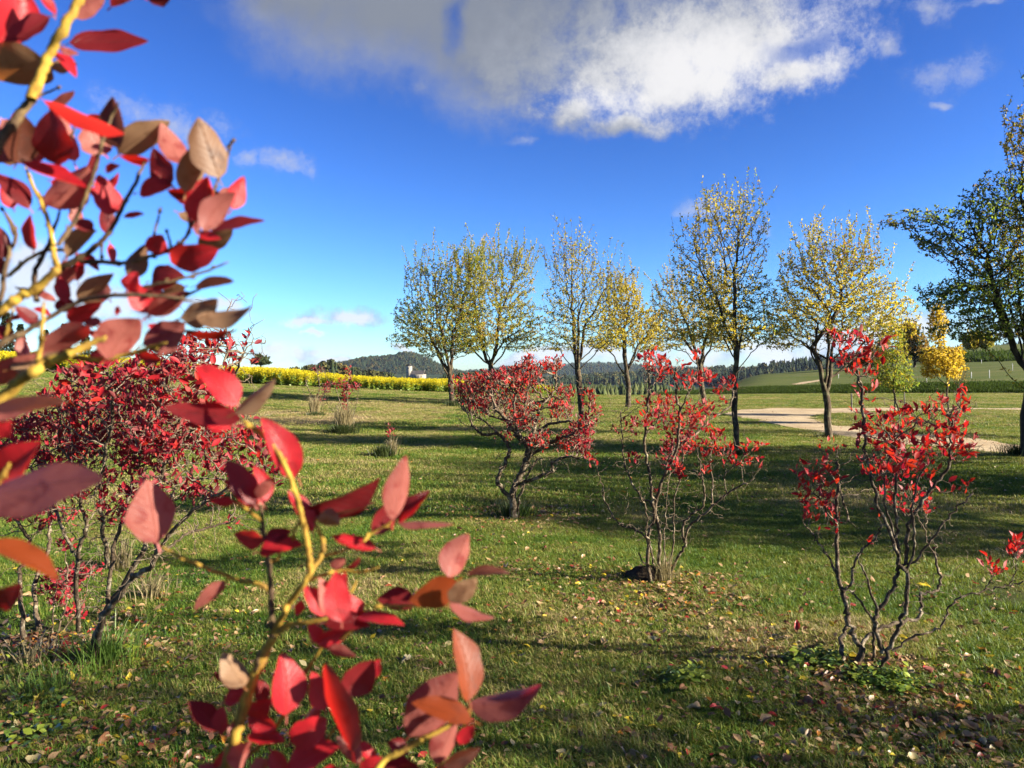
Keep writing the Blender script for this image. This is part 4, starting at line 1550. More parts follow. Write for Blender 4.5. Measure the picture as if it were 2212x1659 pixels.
def make_shrub(base_px, cv, stems, clusters, n_attr, n_leaf, label, mixk, leaf=0.052, step=0.035, spread=0.35, R=0.014, seed=0, kill=0.045, infl=0.4,
               depth_k=0.9, n_single=300, bare=90, rt=0.0014, group='red blueberry shrubs on the lawn', up=0.8, grow=1.12):
    """stems and clusters are given in view pixels (through cv) at the depth of the shrub's base"""
    global rng
    rng = np.random.default_rng(seed + 500)
    base = ground(*base_px)
    D = base.y
    ppm = F / D
    b = np.array(base)
    root = empty('blueberry_shrub', base, label=label, cat='shrub', group=group)

    def loc(px, py, dy):
        # keeps the wanted direction from the camera when moved in depth
        q = P(px, py, D + dy)
        return np.array(q) - b
    seeds, par = [], []
    stem_paths = []
    anchors = []            # (x, z, dy)
    for k, (pts, r0) in enumerate(stems):
        pts = [cv(*p) for p in pts]
        # does this stem spring from another one?
        best, bi = 1e9, -1
        p0 = pts[0]
        for j, (ax, ay, ady, idx) in enumerate(anchors):
            dd = math.hypot(ax - p0[0], ay - p0[1])
            if dd < best:
                best, bi = dd, j
        from_ground = abs(p0[1] - base_px[1]) < 34 or best > 30
        if not from_ground:
            dy0 = anchors[bi][2]
            pid = anchors[bi][3]
        else:
            dy0 = 0.0
            pid = -1
        rate = rng.uniform(-spread, spread) + (0.05 if k % 2 else -0.05)
        total = sum(math.hypot(pts[i + 1][0] - pts[i][0], pts[i + 1][1] - pts[i][1]) for i in range(len(pts) - 1))
        acc = 0
        ctrl = []
        for i, p in enumerate(pts):
            if i:
                acc += math.hypot(p[0] - pts[i - 1][0], p[1] - pts[i - 1][1])
            dy = dy0 + rate * (acc / max(total, 1)) ** 0.8 * min(1, total / ppm / 0.5)
            if from_ground and i == 0:
                q = ground(p[0], p[1])
                if abs(q.y - D) > 0.35:
                    q = P(p[0], p[1], D)
                dy0 = q.y - D
                dy = dy0
                c = np.array(q) - b
                c[2] = min(c[2], 0.01) - 0.03
                ctrl.append(c)
            else:
                ctrl.append(loc(p[0], p[1], dy))
            anchors.append([p[0], p[1], dy, None])
        na = len(pts)
        rads = np.linspace(r0, r0 * 0.55, len(ctrl))
        cc, rr = catmull(ctrl, rads, 6)
        cc[1:-1] += rng.normal(0, 0.0035 + r0 * 0.12, (len(cc) - 2, 3))
        start = len(seeds)
        for i in range(len(cc)):
            seeds.append(cc[i])
            par.append(pid if i == 0 else len(seeds) - 2)
        for i in range(na):
            anchors[-na + i][3] = start + min(i * 6, len(cc) - 1)
        # anchors in between, for side stems that start half way
        extra = []
        for i in range(na - 1):
            a0, a1 = anchors[-na + i], anchors[-na + i + 1]
            for f in (0.33, 0.66):
                extra.append([a0[0] * (1 - f) + a1[0] * f, a0[1] * (1 - f) + a1[1] * f, a0[2] * (1 - f) + a1[2] * f, start + min(i * 6 + int(6 * f), len(cc) - 1)])
        anchors += extra
        stem_paths.append((cc, rr, from_ground))
    for cc, rr, fg_ in stem_paths:
        tb = Tubes()
        r2 = rr.copy()
        if fg_:
            r2[:4] *= np.linspace(1.35, 1.0, 4)
        tb.add(cc, r2, 8, rough=0.10)
        link('stem', tb.mesh('stem', M_bush), root)
    S = np.array(seeds)
    ells = []
    for c in clusters:
        cx, cy = cv(c[0], c[1])
        ex, ey = cv(c[0] + c[2], c[1] + c[3])
        rx, ry = max(4, ex - cx) / ppm * grow, max(4, ey - cy) / ppm * grow
        # depth of the nearest stem
        a = min(anchors, key=lambda q: math.hypot(q[0] - cx, (q[1] - cy)))
        for rep in range(2 if rx > 0.12 else 1):
            dy = a[2] * 0.9 + rng.normal(0, 0.10 if rx < 0.12 else spread * 0.55)
            ells.append((loc(cx, cy, dy), np.array([rx, max(rx, 0.07) * depth_k, ry]), rx * ry * (c[4] if len(c) > 4 else 1)))
    A = sample_ellipsoids(ells, int(n_attr * 2.2))
    step *= 0.75
    kill *= 0.55
    infl *= 2
    # a few bare twigs low down
    lo = S[rng.integers(0, len(S), bare)] + rng.normal(0, 0.095, (bare, 3)) + [0, 0, 0.08]
    lo = lo[lo[:, 2] > 0.3]
    n0 = len(S)
    # growth proceeds from every stem, so let each seed act as a possible parent
    pos, pr = colonize(list(S), par, np.concatenate([A, lo]), step, infl, kill, 120, (0, 0, 0.06), 0.36, maxn=11000, maxchild=6)
    n = len(pos)
    ch = [[] for _ in range(n)]
    for i in range(n0, n):
        ch[pr[i]].append(i)
    tips = np.zeros(n)
    for i in range(n - 1, n0 - 1, -1):
        if not ch[i]:
            tips[i] = 1
        if pr[i] >= n0:
            tips[pr[i]] += tips[i]
    rad = rt * np.maximum(tips, 1) ** 0.42
    tb = Tubes()
    starts = [i for i in range(n0, n) if pr[i] < n0]
    stack = list(starts)
    while stack:
        s = stack.pop()
        c = [pr[s], s]
        cur = s
        while ch[cur]:
            nx_ = max(ch[cur], key=lambda q: tips[q])
            stack += [o for o in ch[cur] if o != nx_]
            c.append(nx_)
            cur = nx_
        r = rad[c].copy()
        r[0] = r[1]
        tb.add(pos[c], r, 5 if r[0] > 0.003 else 4)
    if tb.n:
        link('twigs', tb.mesh('twigs', M_twig), root, kind='stuff')
    # leaves sit near the attractors' nearest wood
    dirs = np.zeros_like(pos)
    ok = pr >= 0
    dirs[ok] = pos[ok] - pos[pr[ok]]
    dirs = norm(dirs)
    cand = pos[n0:]
    cd = dirs[n0:]
    AA = sample_ellipsoids(ells, max(30, n_leaf // 3))
    bp, dv = [], []
    for a in AA:
        d2 = ((cand - a) ** 2).sum(1)
        j = int(d2.argmin())
        if d2[j] > 0.012:
            continue
        nearj = np.argsort(d2)[:9]
        for _ in range(rng.integers(2, 5)):
            j = int(nearj[rng.integers(0, len(nearj))])
            bp.append(cand[j] + rng.normal(0, 0.006, 3))
            dv.append(cd[j] * 0.35 + norm(rng.normal(0, 1, 3)) * 0.85 + np.array([0, 0, up]))
    print('leaves', len(bp), 'of', n_leaf, 'nodes', len(pos) - n0)
    bp = np.array(bp)[:n_leaf]
    dv = norm(np.array(dv)[:n_leaf])
    nn_ = rng.normal(0, 1, (len(bp), 3)) * 0.7 + np.array([0.15, -0.25, 0.45])
    sz = leaf * rng.uniform(0.6, 1.2, len(bp))
    clump = np.sin(bp[:, 0] * 6 + seed) + np.sin(bp[:, 2] * 7 + 1) + rng.normal(0, 0.9, len(bp))
    rk = np.argsort(np.argsort(clump)) / max(1, len(bp))
    cum = np.cumsum([mixk.get(k, 0) for k in LEAF_KINDS])
    cum = cum / cum[-1]
    mi = np.minimum(np.searchsorted(cum, rk), 3)
    score = -(bp[:, 1]) * 1.0 + sz * 6
    od = np.argsort(-score)
    single, rest = od[:n_single], od[n_single:]
    for q in single:
        o = link('leaf', LT[LEAF_KINDS[mi[q]]][int(rng.integers(0, 4))], root)
        o.matrix_local = frame_matrix(bp[q], dv[q], nn_[q], sz[q])
    if len(rest):
        Vv, Ff = leaf_batch(bp[rest], dv[rest], nn_[rest], sz[rest], *LEAF_M)
        link('foliage', mesh_np('foliage', Vv, Ff, [BL[k] for k in LEAF_KINDS], np.repeat(mi[rest], len(LEAF_M[1]))), root, kind='stuff')
    return root


cvC = lambda x, y: (1641.7 + x * .4844, 708.5 + y * .4844)
cvB = lambda x, y: (950.4 + x * .36456, 734.4 + y * .36456)
cvL = lambda x, y: (x * .5833, 691 + y * .5833)
cvV = lambda x, y: (x, y)

make_shrub((1860, 1450), cvC, [
    ([(370, 1530), (363, 1420), (378, 1350), (400, 1290)], 0.0152),
    ([(400, 1520), (460, 1440), (412, 1370), (388, 1260), (375, 1170), (350, 1110), (345, 950), (345, 800), (350, 690), (340, 600)], 0.0152),
    ([(375, 1170), (412, 1130), (412, 1080), (440, 1010), (500, 950), (540, 880)], 0.0080),
    ([(405, 1515), (470, 1400), (520, 1350), (620, 1310), (715, 1280), (712, 1190), (790, 1170), (805, 1110), (775, 1000)], 0.0120),
    ([(490, 1500), (510, 1380), (508, 1310), (440, 1210), (400, 1170)], 0.0088),
    ([(520, 1540), (570, 1440), (620, 1330), (650, 1230), (655, 1100), (625, 1050), (600, 950), (545, 830), (500, 700), (475, 560), (460, 400), (455, 300), (435, 190)], 0.0120),
    ([(545, 1450), (515, 1330), (520, 1270), (600, 1150), (615, 1060), (612, 900), (600, 750), (620, 620)], 0.0128),
    ([(520, 1270), (480, 1130), (440, 1040)], 0.0072),
    ([(618, 1060), (690, 1040), (760, 950), (820, 870), (880, 800), (950, 740)], 0.0072),
    ([(650, 1050), (660, 900), (700, 810), (760, 720), (840, 620), (850, 520), (860, 430)], 0.0104),
    ([(590, 1440), (700, 1370), (800, 1340), (840, 1260), (900, 1200), (1000, 1170), (1100, 1150), (1175, 1130)], 0.0064),
    ([(350, 1110), (290, 1000), (240, 930), (200, 880)], 0.0064),
    ([(650, 1090), (690, 960), (680, 800), (700, 700), (740, 600)], 0.0072),
    ([(395, 860), (350, 700), (300, 640)], 0.0056),
    ([(345, 900), (290, 800), (240, 740)], 0.0056),
    ([(455, 260), (400, 160), (350, 90)], 0.0048),
    ([(445, 220), (490, 150), (540, 60)], 0.0048),
    ([(612, 950), (560, 800), (560, 640), (600, 500)], 0.0064),
    ([(1000, 1170), (1030, 1120), (1040, 1080)], 0.0032),
    ([(1110, 1148), (1140, 1080), (1145, 1000)], 0.0032)],
    [(440, 120, 90, 90), (350, 60, 40, 40, 1.3), (540, 60, 60, 50), (470, 260, 70, 55), (455, 400, 75, 55), (250, 700, 95, 100), (280, 830, 95, 80), (310, 530, 70, 40), (600, 450, 110, 80), (650, 560, 120, 80),
     (720, 400, 90, 60), (860, 340, 90, 70), (870, 500, 100, 90), (580, 620, 110, 60), (650, 760, 130, 80, 0.7), (740, 640, 50, 50), (900, 715, 60, 25), (770, 850, 30, 40), (1040, 1070, 45, 35, 4), (1140, 980, 28, 50, 4), (1150, 1010, 20, 30, 4), (530, 960, 30, 20),
     (480, 820, 35, 25), (920, 540, 60, 50), (540, 520, 60, 60), (480, 500, 60, 60), (790, 480, 60, 60)],
    1700, 1050, 'front red shrub at right with crossing dark stems and a tall leafy tip', {'red': 0.46, 'scarlet': 0.28, 'maroon': 0.10, 'wine': 0.16},
    leaf=0.049, step=0.03, spread=0.35, seed=1, kill=0.05, infl=0.35, bare=500, rt=0.0011, grow=1.2)

make_shrub((1440, 1262), cvB, [
    ([(1250, 1300), (1230, 1180), (1270, 1060), (1260, 980), (1250, 850), (1220, 700), (1215, 560), (1230, 430), (1240, 300), (1235, 200)], 0.0136),
    ([(1300, 1330), (1300, 1150), (1275, 1000), (1310, 850), (1380, 700), (1410, 600), (1420, 430), (1400, 330), (1400, 170)], 0.0136),
    ([(1335, 1400), (1380, 1250), (1385, 1100), (1390, 950), (1430, 780), (1440, 640)], 0.0080),
    ([(1340, 1420), (1400, 1290), (1450, 1220), (1440, 1100), (1500, 1030), (1560, 980), (1560, 850), (1530, 700)], 0.0112),
    ([(1450, 1200), (1480, 1100), (1610, 990), (1700, 910), (1820, 850)], 0.0104),
    ([(1610, 990), (1615, 850), (1600, 730), (1620, 600)], 0.0064),
    ([(1270, 970), (1190, 930), (1130, 830), (1090, 700), (1080, 550), (1070, 430)], 0.0080),
    ([(1225, 1170), (1150, 1120), (1060, 1090), (980, 960), (960, 860), (930, 770), (900, 700)], 0.0072),
    ([(1275, 950), (1330, 800), (1390, 650), (1500, 570), (1600, 480), (1720, 390), (1740, 300)], 0.0104),
    ([(1180, 1260), (1210, 1325), (1270, 1340)], 0.0064),
    ([(1270, 1330), (1240, 1210), (1220, 1140), (1230, 1040), (1190, 930)], 0.0080),
    ([(1350, 1400), (1330, 1200), (1340, 1000), (1350, 850)], 0.0064),
    ([(1420, 430), (1460, 330), (1520, 220), (1525, 110)], 0.0064),
    ([(1240, 300), (1290, 220), (1310, 140)], 0.0048),
    ([(1500, 570), (1480, 450), (1540, 350)], 0.0064),
    ([(1700, 910), (1690, 800), (1750, 740), (1830, 660)], 0.0048),
    ([(1215, 560), (1290, 470), (1300, 380)], 0.0056)],
    [(1260, 130, 80, 60, 0.7), (1230, 100, 25, 25), (1290, 180, 70, 50), (1520, 90, 25, 50), (1400, 160, 50, 60), (1440, 240, 55, 55), (1560, 225, 50, 35), (1690, 270, 70, 50), (1290, 380, 90, 60), (1290, 470, 80, 50),
     (1090, 420, 45, 45), (1085, 500, 45, 55), (1160, 490, 35, 40), (1520, 430, 110, 55), (1450, 510, 120, 65), (1680, 350, 55, 60), (1420, 620, 95, 70), (900, 700, 40, 45), (975, 715, 45, 40), (1390, 770, 55, 60), (1560, 640, 60, 60),
     (1640, 590, 45, 60), (1690, 660, 50, 45), (1840, 640, 40, 35), (1860, 740, 50, 50), (1320, 690, 40, 40), (1130, 560, 45, 40), (1560, 760, 50, 50), (1720, 740, 50, 40), (1150, 710, 50, 25), (1280, 900, 25, 25)],
    1900, 1250, 'upright sparse red shrub in the middle with many pale slender stems', {'red': 0.46, 'scarlet': 0.28, 'maroon': 0.10, 'wine': 0.16},
    leaf=0.048, step=0.035, spread=0.45, seed=2, kill=0.055, infl=0.4, bare=900, rt=0.0012, grow=1.25)

make_shrub((1106, 1118), cvB, [
    ([(440, 1070), (430, 930), (470, 800), (520, 700), (520, 620), (450, 560), (400, 480), (330, 400)], 0.0405),
    ([(415, 940), (340, 830), (400, 710), (410, 640), (350, 560), (250, 560), (190, 500)], 0.0243),
    ([(475, 860), (560, 820), (660, 780), (670, 730), (760, 690), (830, 700)], 0.0203),
    ([(520, 700), (600, 640), (700, 590), (800, 550), (880, 500)], 0.0189),
    ([(520, 720), (560, 600), (640, 500), (780, 480)], 0.0189),
    ([(530, 700), (550, 560), (600, 400), (680, 300), (690, 180)], 0.0189),
    ([(520, 640), (470, 560), (440, 420), (450, 300)], 0.0189),
    ([(400, 480), (280, 440), (180, 360)], 0.0135),
    ([(460, 1060), (470, 930), (520, 800), (580, 700)], 0.0162),
    ([(450, 560), (500, 420), (520, 280)], 0.0135),
    ([(350, 560), (260, 480), (140, 420)], 0.0121)],
    [(180, 270, 75, 65), (85, 280, 35, 55, 0.8), (250, 310, 105, 75), (330, 230, 80, 50), (420, 250, 110, 75), (520, 200, 90, 80), (530, 130, 35, 45), (660, 150, 60, 40), (700, 140, 35, 35), (450, 380, 120, 75), (520, 480, 75, 55),
     (450, 480, 60, 45), (740, 330, 55, 50), (630, 330, 50, 50), (720, 420, 65, 45), (880, 330, 38, 55), (905, 430, 45, 75), (850, 520, 60, 55), (780, 600, 80, 65), (850, 620, 60, 50), (590, 600, 60, 40), (240, 400, 90, 50), (400, 570, 50, 30), (140, 360, 50, 50)],
    3600, 3500, 'low spreading red shrub with dark crooked branches, left of the upright one', {'red': 0.40, 'scarlet': 0.22, 'maroon': 0.13, 'wine': 0.25},
    leaf=0.050, step=0.045, spread=0.7, seed=3, kill=0.06, infl=0.5, bare=900, rt=0.0024, grow=1.28)

make_shrub((190, 1400), cvL, [
    ([(340, 1260), (380, 1110), (430, 1040), (500, 950), (570, 900), (580, 800), (640, 650)], 0.018),
    ([(290, 1200), (220, 1185), (150, 1230)], 0.010),
    ([(95, 1200), (75, 950), (110, 830), (60, 730), (30, 560)], 0.013),
    ([(145, 1150), (130, 980), (180, 850), (185, 740), (210, 560)], 0.015),
    ([(400, 1050), (420, 850), (460, 720), (500, 560)], 0.012),
    ([(350, 1270), (370, 1130), (520, 870), (560, 700), (600, 560), (640, 420)], 0.016),
    ([(290, 1150), (290, 860), (320, 780), (300, 680), (280, 550)], 0.013),
    ([(570, 880), (640, 830), (720, 780), (850, 750)], 0.009),
    ([(400, 900), (380, 750), (370, 600), (400, 450)], 0.012),
    ([(300, 890), (260, 840), (200, 700), (120, 560)], 0.011),
    ([(640, 430), (700, 280), (800, 120), (830, 60)], 0.008),
    ([(640, 500), (760, 360), (850, 250), (905, 120)], 0.008),
    ([(500, 560), (560, 400), (620, 220)], 0.010),
    ([(185, 740), (130, 500), (60, 400)], 0.010),
    ([(400, 450), (420, 300), (400, 200)], 0.009),
    ([(580, 860), (700, 720), (820, 640), (960, 540)], 0.010),
    ([(210, 560), (260, 400), (250, 260)], 0.009)],
    [(250, 200, 60, 30, 0.5), (360, 210, 110, 40), (500, 200, 110, 50), (620, 170, 110, 55), (720, 120, 70, 45), (820, 85, 40, 28), (900, 130, 45, 55), (300, 290, 140, 55), (480, 320, 170, 70), (650, 300, 140, 90), (770, 300, 90, 90),
     (100, 400, 110, 55), (50, 500, 90, 60), (250, 400, 150, 70), (450, 430, 170, 80), (650, 430, 140, 70), (800, 430, 100, 70), (960, 480, 55, 60), (900, 600, 60, 40, 0.6), (930, 400, 40, 40, 0.6), (230, 500, 110, 55), (560, 520, 110, 50), (800, 540, 90, 40), (-60, 470, 100, 90), (350, 560, 120, 40, 0.4),
     (1000, 560, 45, 55), (870, 750, 28, 35, 0.6), (680, 630, 60, 40, 0.6), (150, 620, 120, 50, 0.6), (400, 640, 110, 45, 0.5), (560, 620, 80, 40, 0.6), (-80, 620, 60, 60, 0.9), (200, 730, 90, 40, 0.5), (60, 700, 70, 50, 0.6), (420, 720, 70, 35, 0.4), (760, 640, 70, 40, 0.6)],
    4200, 6000, 'broad dense crimson shrub at the left edge behind the blurred shoots', {'red': 0.20, 'scarlet': 0.05, 'maroon': 0.28, 'wine': 0.47},
    leaf=0.047, step=0.035, spread=0.6, seed=4, kill=0.05, infl=0.4, bare=1600, rt=0.0014, grow=1.2)
# a low red tuft of shoots in front of its stems
make_shrub((110, 1370), cvL, [([(200, 1170), (240, 1080), (250, 950), (240, 840)], 0.006), ([(205, 1165), (300, 1050), (340, 930)], 0.005), ([(195, 1165), (200, 1060), (210, 960)], 0.005)],
           [(250, 960, 80, 40), (220, 1020, 60, 50), (330, 930, 50, 35), (280, 1090, 40, 25), (240, 840, 28, 25)], 300, 330,
           'small dark red young shrub under the broad crimson one at left', {'maroon': 0.5, 'wine': 0.5}, leaf=0.045, seed=5, step=0.03, spread=0.2, bare=10, n_single=150)
# small shrubs farther back, in front of the yellow field
make_shrub((745, 932), cvV, [([(744, 932), (742, 905), (735, 870), (725, 840)], 0.014), ([(748, 932), (752, 890), (750, 850), (752, 815)], 0.014), ([(750, 930), (762, 900), (770, 870), (775, 845)], 0.010), ([(742, 930), (730, 900), (712, 880), (700, 850)], 0.010)],
           [(752, 815, 9, 22), (748, 845, 10, 20), (735, 830, 10, 12, 0.5), (765, 838, 12, 10, 0.5), (745, 875, 8, 18), (712, 830, 9, 12, 0.6), (776, 830, 8, 8, 0.4)], 260, 420,
           'thin red-leaved shrub standing in a tall grass clump on the lawn', {'maroon': 0.45, 'wine': 0.35, 'red': 0.2}, leaf=0.075, step=0.09, spread=0.3, seed=6, kill=0.12, infl=0.8, bare=120, rt=0.004, n_single=60)
make_shrub((680, 888), cvV, [([(680, 890), (676, 862), (668, 845), (660, 825)], 0.02), ([(682, 890), (686, 860), (690, 830), (684, 800)], 0.02), ([(680, 885), (672, 868), (655, 850)], 0.014), ([(684, 880), (700, 850), (712, 830)], 0.014)],
           [(688, 800, 16, 10, 0.6), (704, 842, 8, 12), (690, 862, 10, 12, 0.8)], 160, 200,
           'farthest small shrub with pale bare stems left of the yellow field edge', {'maroon': 0.6, 'wine': 0.4}, leaf=0.085, step=0.11, spread=0.4, seed=7, kill=0.15, infl=1.2, bare=260, rt=0.005, n_single=30)
make_shrub((842, 985), cvV, [([(842, 986), (844, 955), (842, 930)], 0.006)], [(843, 932, 6, 13)], 40, 45,
           'tiny shrub with one tuft of red leaves beside a dark grass hump', {'maroon': 0.5, 'wine': 0.5}, leaf=0.06, step=0.05, spread=0.1, seed=8, kill=0.06, bare=5, n_single=45)

# ------------------------------------------------------------------ grass clumps, mounds, ground plants
M_dry = leaf_mat('dry_grass', (0.30, 0.24, 0.12), (0.33, 0.27, 0.14), (0.42, 0.35, 0.14), tw=0.3, spec=0.2, var=0.3)
M_lush = leaf_mat('lush_grass', (0.12, 0.21, 0.03), (0.16, 0.26, 0.05), (0.25, 0.42, 0.04), tw=0.35, spec=0.3, var=0.3)
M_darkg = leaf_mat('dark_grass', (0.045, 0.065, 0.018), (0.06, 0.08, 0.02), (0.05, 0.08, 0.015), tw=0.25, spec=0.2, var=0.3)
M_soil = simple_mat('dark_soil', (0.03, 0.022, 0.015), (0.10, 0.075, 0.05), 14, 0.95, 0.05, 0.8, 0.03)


def clump(px, py, n, h, spread, mat, label, wdt=0.004, lean=0.45, seed=0, name='grass_clump', cat='grass clump', dx=0.0):
    g = ground(px, py)
    r = np.random.default_rng(seed)
    V, Fc = [], []
    for _ in range(n):
        a = r.uniform(0, 6.283)
        q = abs(r.normal(0, spread))
        x, y = q * math.cos(a), q * math.sin(a)
        hh = h * r.uniform(0.45, 1.0)
        a2 = a + r.normal(0, 0.7)
        ln = hh * r.uniform(0.1, 1.0) * lean
        ex, ey = math.cos(a2) * ln + dx * hh, math.sin(a2) * ln
        a3 = r.uniform(0, 6.283)
        ax, ay = math.cos(a3) * wdt, math.sin(a3) * wdt
        b = len(V)
        for t, wk in ((0, 1), (0.4, 0.9), (0.75, 0.6)):
            V += [(x + ex * t * t - ax * wk, y + ey * t * t - ay * wk, hh * t - 0.01), (x + ex * t * t + ax * wk, y + ey * t * t + ay * wk, hh * t - 0.01)]
        V.append((x + ex, y + ey, hh * r.uniform(0.8, 1.0)))
        Fc += [(b, b + 1, b + 3, b + 2), (b + 2, b + 3, b + 5, b + 4), (b + 4, b + 5, b + 6, b + 6)]
    Fc = [f for f in Fc]
    tri = []
    for f in Fc:
        tri.append((f[0], f[1], f[2]))
        if f[2] != f[3]:
            tri.append((f[0], f[2], f[3]))
    o = link(name, mesh_np(name, V, tri, [mat]), label=label, cat=cat)
    o.location = g
    return o


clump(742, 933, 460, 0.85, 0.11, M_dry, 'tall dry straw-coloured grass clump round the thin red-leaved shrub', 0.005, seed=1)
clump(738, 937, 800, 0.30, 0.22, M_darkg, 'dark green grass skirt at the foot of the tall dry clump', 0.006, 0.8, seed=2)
clump(681, 892, 300, 0.70, 0.09, M_dry, 'narrow pale dry grass clump at the farthest small shrub', 0.007, seed=3)
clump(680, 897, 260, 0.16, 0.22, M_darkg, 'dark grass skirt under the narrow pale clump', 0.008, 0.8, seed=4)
clump(846, 984, 170, 0.42, 0.06, M_dry, 'small dry grass clump beside the tiny red-tufted shrub', 0.004, seed=5)
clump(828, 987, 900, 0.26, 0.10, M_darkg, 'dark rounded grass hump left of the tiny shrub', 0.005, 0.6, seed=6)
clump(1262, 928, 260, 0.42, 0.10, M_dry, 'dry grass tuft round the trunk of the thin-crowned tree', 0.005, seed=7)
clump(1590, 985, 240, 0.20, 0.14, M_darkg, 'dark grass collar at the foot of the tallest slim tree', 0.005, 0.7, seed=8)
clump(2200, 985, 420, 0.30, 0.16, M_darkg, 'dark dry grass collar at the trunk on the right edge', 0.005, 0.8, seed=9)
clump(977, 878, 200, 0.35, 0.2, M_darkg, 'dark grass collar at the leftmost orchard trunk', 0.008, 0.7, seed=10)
clump(1434, 1258, 190, 0.30, 0.05, M_dry, 'dry upright grass among the stems of the upright middle shrub', 0.0018, 0.6, seed=11)
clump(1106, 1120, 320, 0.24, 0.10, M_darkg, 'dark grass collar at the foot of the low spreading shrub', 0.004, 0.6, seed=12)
clump(1128, 1118, 120, 0.20, 0.07, M_lush, 'bright green grass tuft right of the spreading shrub stem', 0.003, 0.5, seed=13)
clump(235, 1430, 300, 0.24, 0.13, M_lush, 'long green grass clump at the foot of the crimson shrub', 0.003, 0.8, seed=14)
clump(330, 1290, 150, 0.22, 0.10, M_dry, 'dry grass clump in the sun beside the crimson shrub stems', 0.003, 0.7, seed=15)
clump(255, 1230, 200, 0.32, 0.06, M_dry, 'upright dry grass between the crimson shrub stems', 0.003, 0.4, seed=16)
clump(60, 1440, 110, 0.18, 0.13, M_dry, 'dry grass clump in the shade at the left edge', 0.003, 0.8, seed=17)
clump(100, 1500, 220, 0.14, 0.14, M_lush, 'green grass patch in the lower left corner', 0.0028, 0.8, seed=18)
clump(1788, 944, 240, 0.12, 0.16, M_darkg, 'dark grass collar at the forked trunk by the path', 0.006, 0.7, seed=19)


def mound(px, py, rx, ry, rz, label, mat, seed):
    g = ground(px, py)
    r = np.random.default_rng(seed)
    V, Fc = [], []
    nu, nv = 22, 9
    for j in range(nv):
        ph = j / (nv - 1) * math.pi / 2
        for i in range(nu):
            a = 2 * math.pi * i / nu
            k = 1 + 0.12 * math.sin(3 * a + seed) + r.uniform(-0.09, 0.09)
            V.append((rx * math.cos(ph) * math.cos(a) * k, ry * math.cos(ph) * math.sin(a) * k, rz * math.sin(ph) * (1 + r.uniform(-0.1, 0.1)) - 0.02))
    for j in range(nv - 1):
        for i in range(nu):
            Fc.append((j * nu + i, j * nu + (i + 1) % nu, (j + 1) * nu + (i + 1) % nu, (j + 1) * nu + i))
    o = link('earth_mound', mesh_np('earth_mound', V, Fc, [mat], smooth=True), label=label, cat='mound')
    o.location = g
    return o


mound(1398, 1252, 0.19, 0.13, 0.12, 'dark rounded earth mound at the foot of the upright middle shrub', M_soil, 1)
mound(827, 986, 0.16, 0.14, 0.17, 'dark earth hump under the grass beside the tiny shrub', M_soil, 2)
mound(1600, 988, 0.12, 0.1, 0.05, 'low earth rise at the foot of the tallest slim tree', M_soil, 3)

# creeping leafy plants
GC_T = []
for k in range(3):
    r = np.random.default_rng(40 + k)
    n = 9
    bp = np.stack([r.normal(0, 0.03, n), r.normal(0, 0.03, n), r.uniform(0.01, 0.06, n)], -1)
    dv = np.stack([r.normal(0, 1, n), r.normal(0, 1, n), r.uniform(0, 0.4, n)], -1)
    Vv, Ff = leaf_batch(bp, dv, r.normal(0, 0.35, (n, 3)) + [0, 0, 1], r.uniform(0.025, 0.042, n), *LEAF_M, width=1.5)
    GC_T.append(mesh_np('creeper_form', Vv, Ff, [leaf_mat('creeper_leaf_%d' % k, [(0.16, 0.26, 0.03), (0.34, 0.42, 0.04), (0.09, 0.17, 0.03)][k], (0.26, 0.34, 0.09), tw=0.35)]))
r = np.random.default_rng(50)


def patch(px, py, rx, ry, n):
    P_ = []
    for _ in range(n):
        a, q = r.uniform(0, 6.283), math.sqrt(r.uniform(0, 1))
        g = ground(px + rx * q * math.cos(a), py + ry * q * math.sin(a))
        P_.append(g)
    return np.array([tuple(p) for p in P_])


for (a, lab) in [([(1890, 1478, 62, 16, 62), (1950, 1498, 45, 16, 24)], 'leafy green creeping plants round the foot of the front right shrub'),
                 ([(1760, 1440, 60, 14, 60)], 'sunlit yellow-green creeping plants left of the front right shrub'),
                 ([(60, 1560, 110, 80, 34), (30, 1470, 60, 30, 12)], 'leafy green weeds in the lower left corner'),
                 ([(1482, 1473, 34, 11, 38)], 'small dark clover patch in the lawn near the bottom')]:
    pt = np.concatenate([patch(*q) for q in a])
    gn_scatter('creeping_plants', pt, r.uniform(0.7, 1.3, len(pt)), GC_T, tilt=0.3, label=lab, cat='ground plants')
# pale yellow-green sprig beside the crimson shrub
g = ground(285, 1440)
rt_ = empty('seedling', g, label='yellow-green seedling with round leaves right of the crimson shrub foot', cat='seedling')
tb = Tubes()
tb.add([(0, 0, -0.02), (0.01, 0, 0.1), (0.0, 0.01, 0.2)], [0.003, 0.0025, 0.001], 5)
M_sd = leaf_mat('seedling_leaf', (0.36, 0.44, 0.04), (0.4, 0.46, 0.1), (0.6, 0.75, 0.06), tw=0.4)
link('stem', tb.mesh('stem', M_sd), rt_)
for k in range(9):
    Vv, Ff = leaf_batch(np.array([[0, 0, 0.03 + 0.019 * k]]), np.array([[math.cos(k * 2.4), math.sin(k * 2.4), 0.35]]), np.array([[0, -0.3, 1.0]]), np.array([0.05]), *LEAF_M, width=1.7)
    link('leaf', mesh_np('leaf', Vv, Ff, [M_sd], smooth=True), rt_)

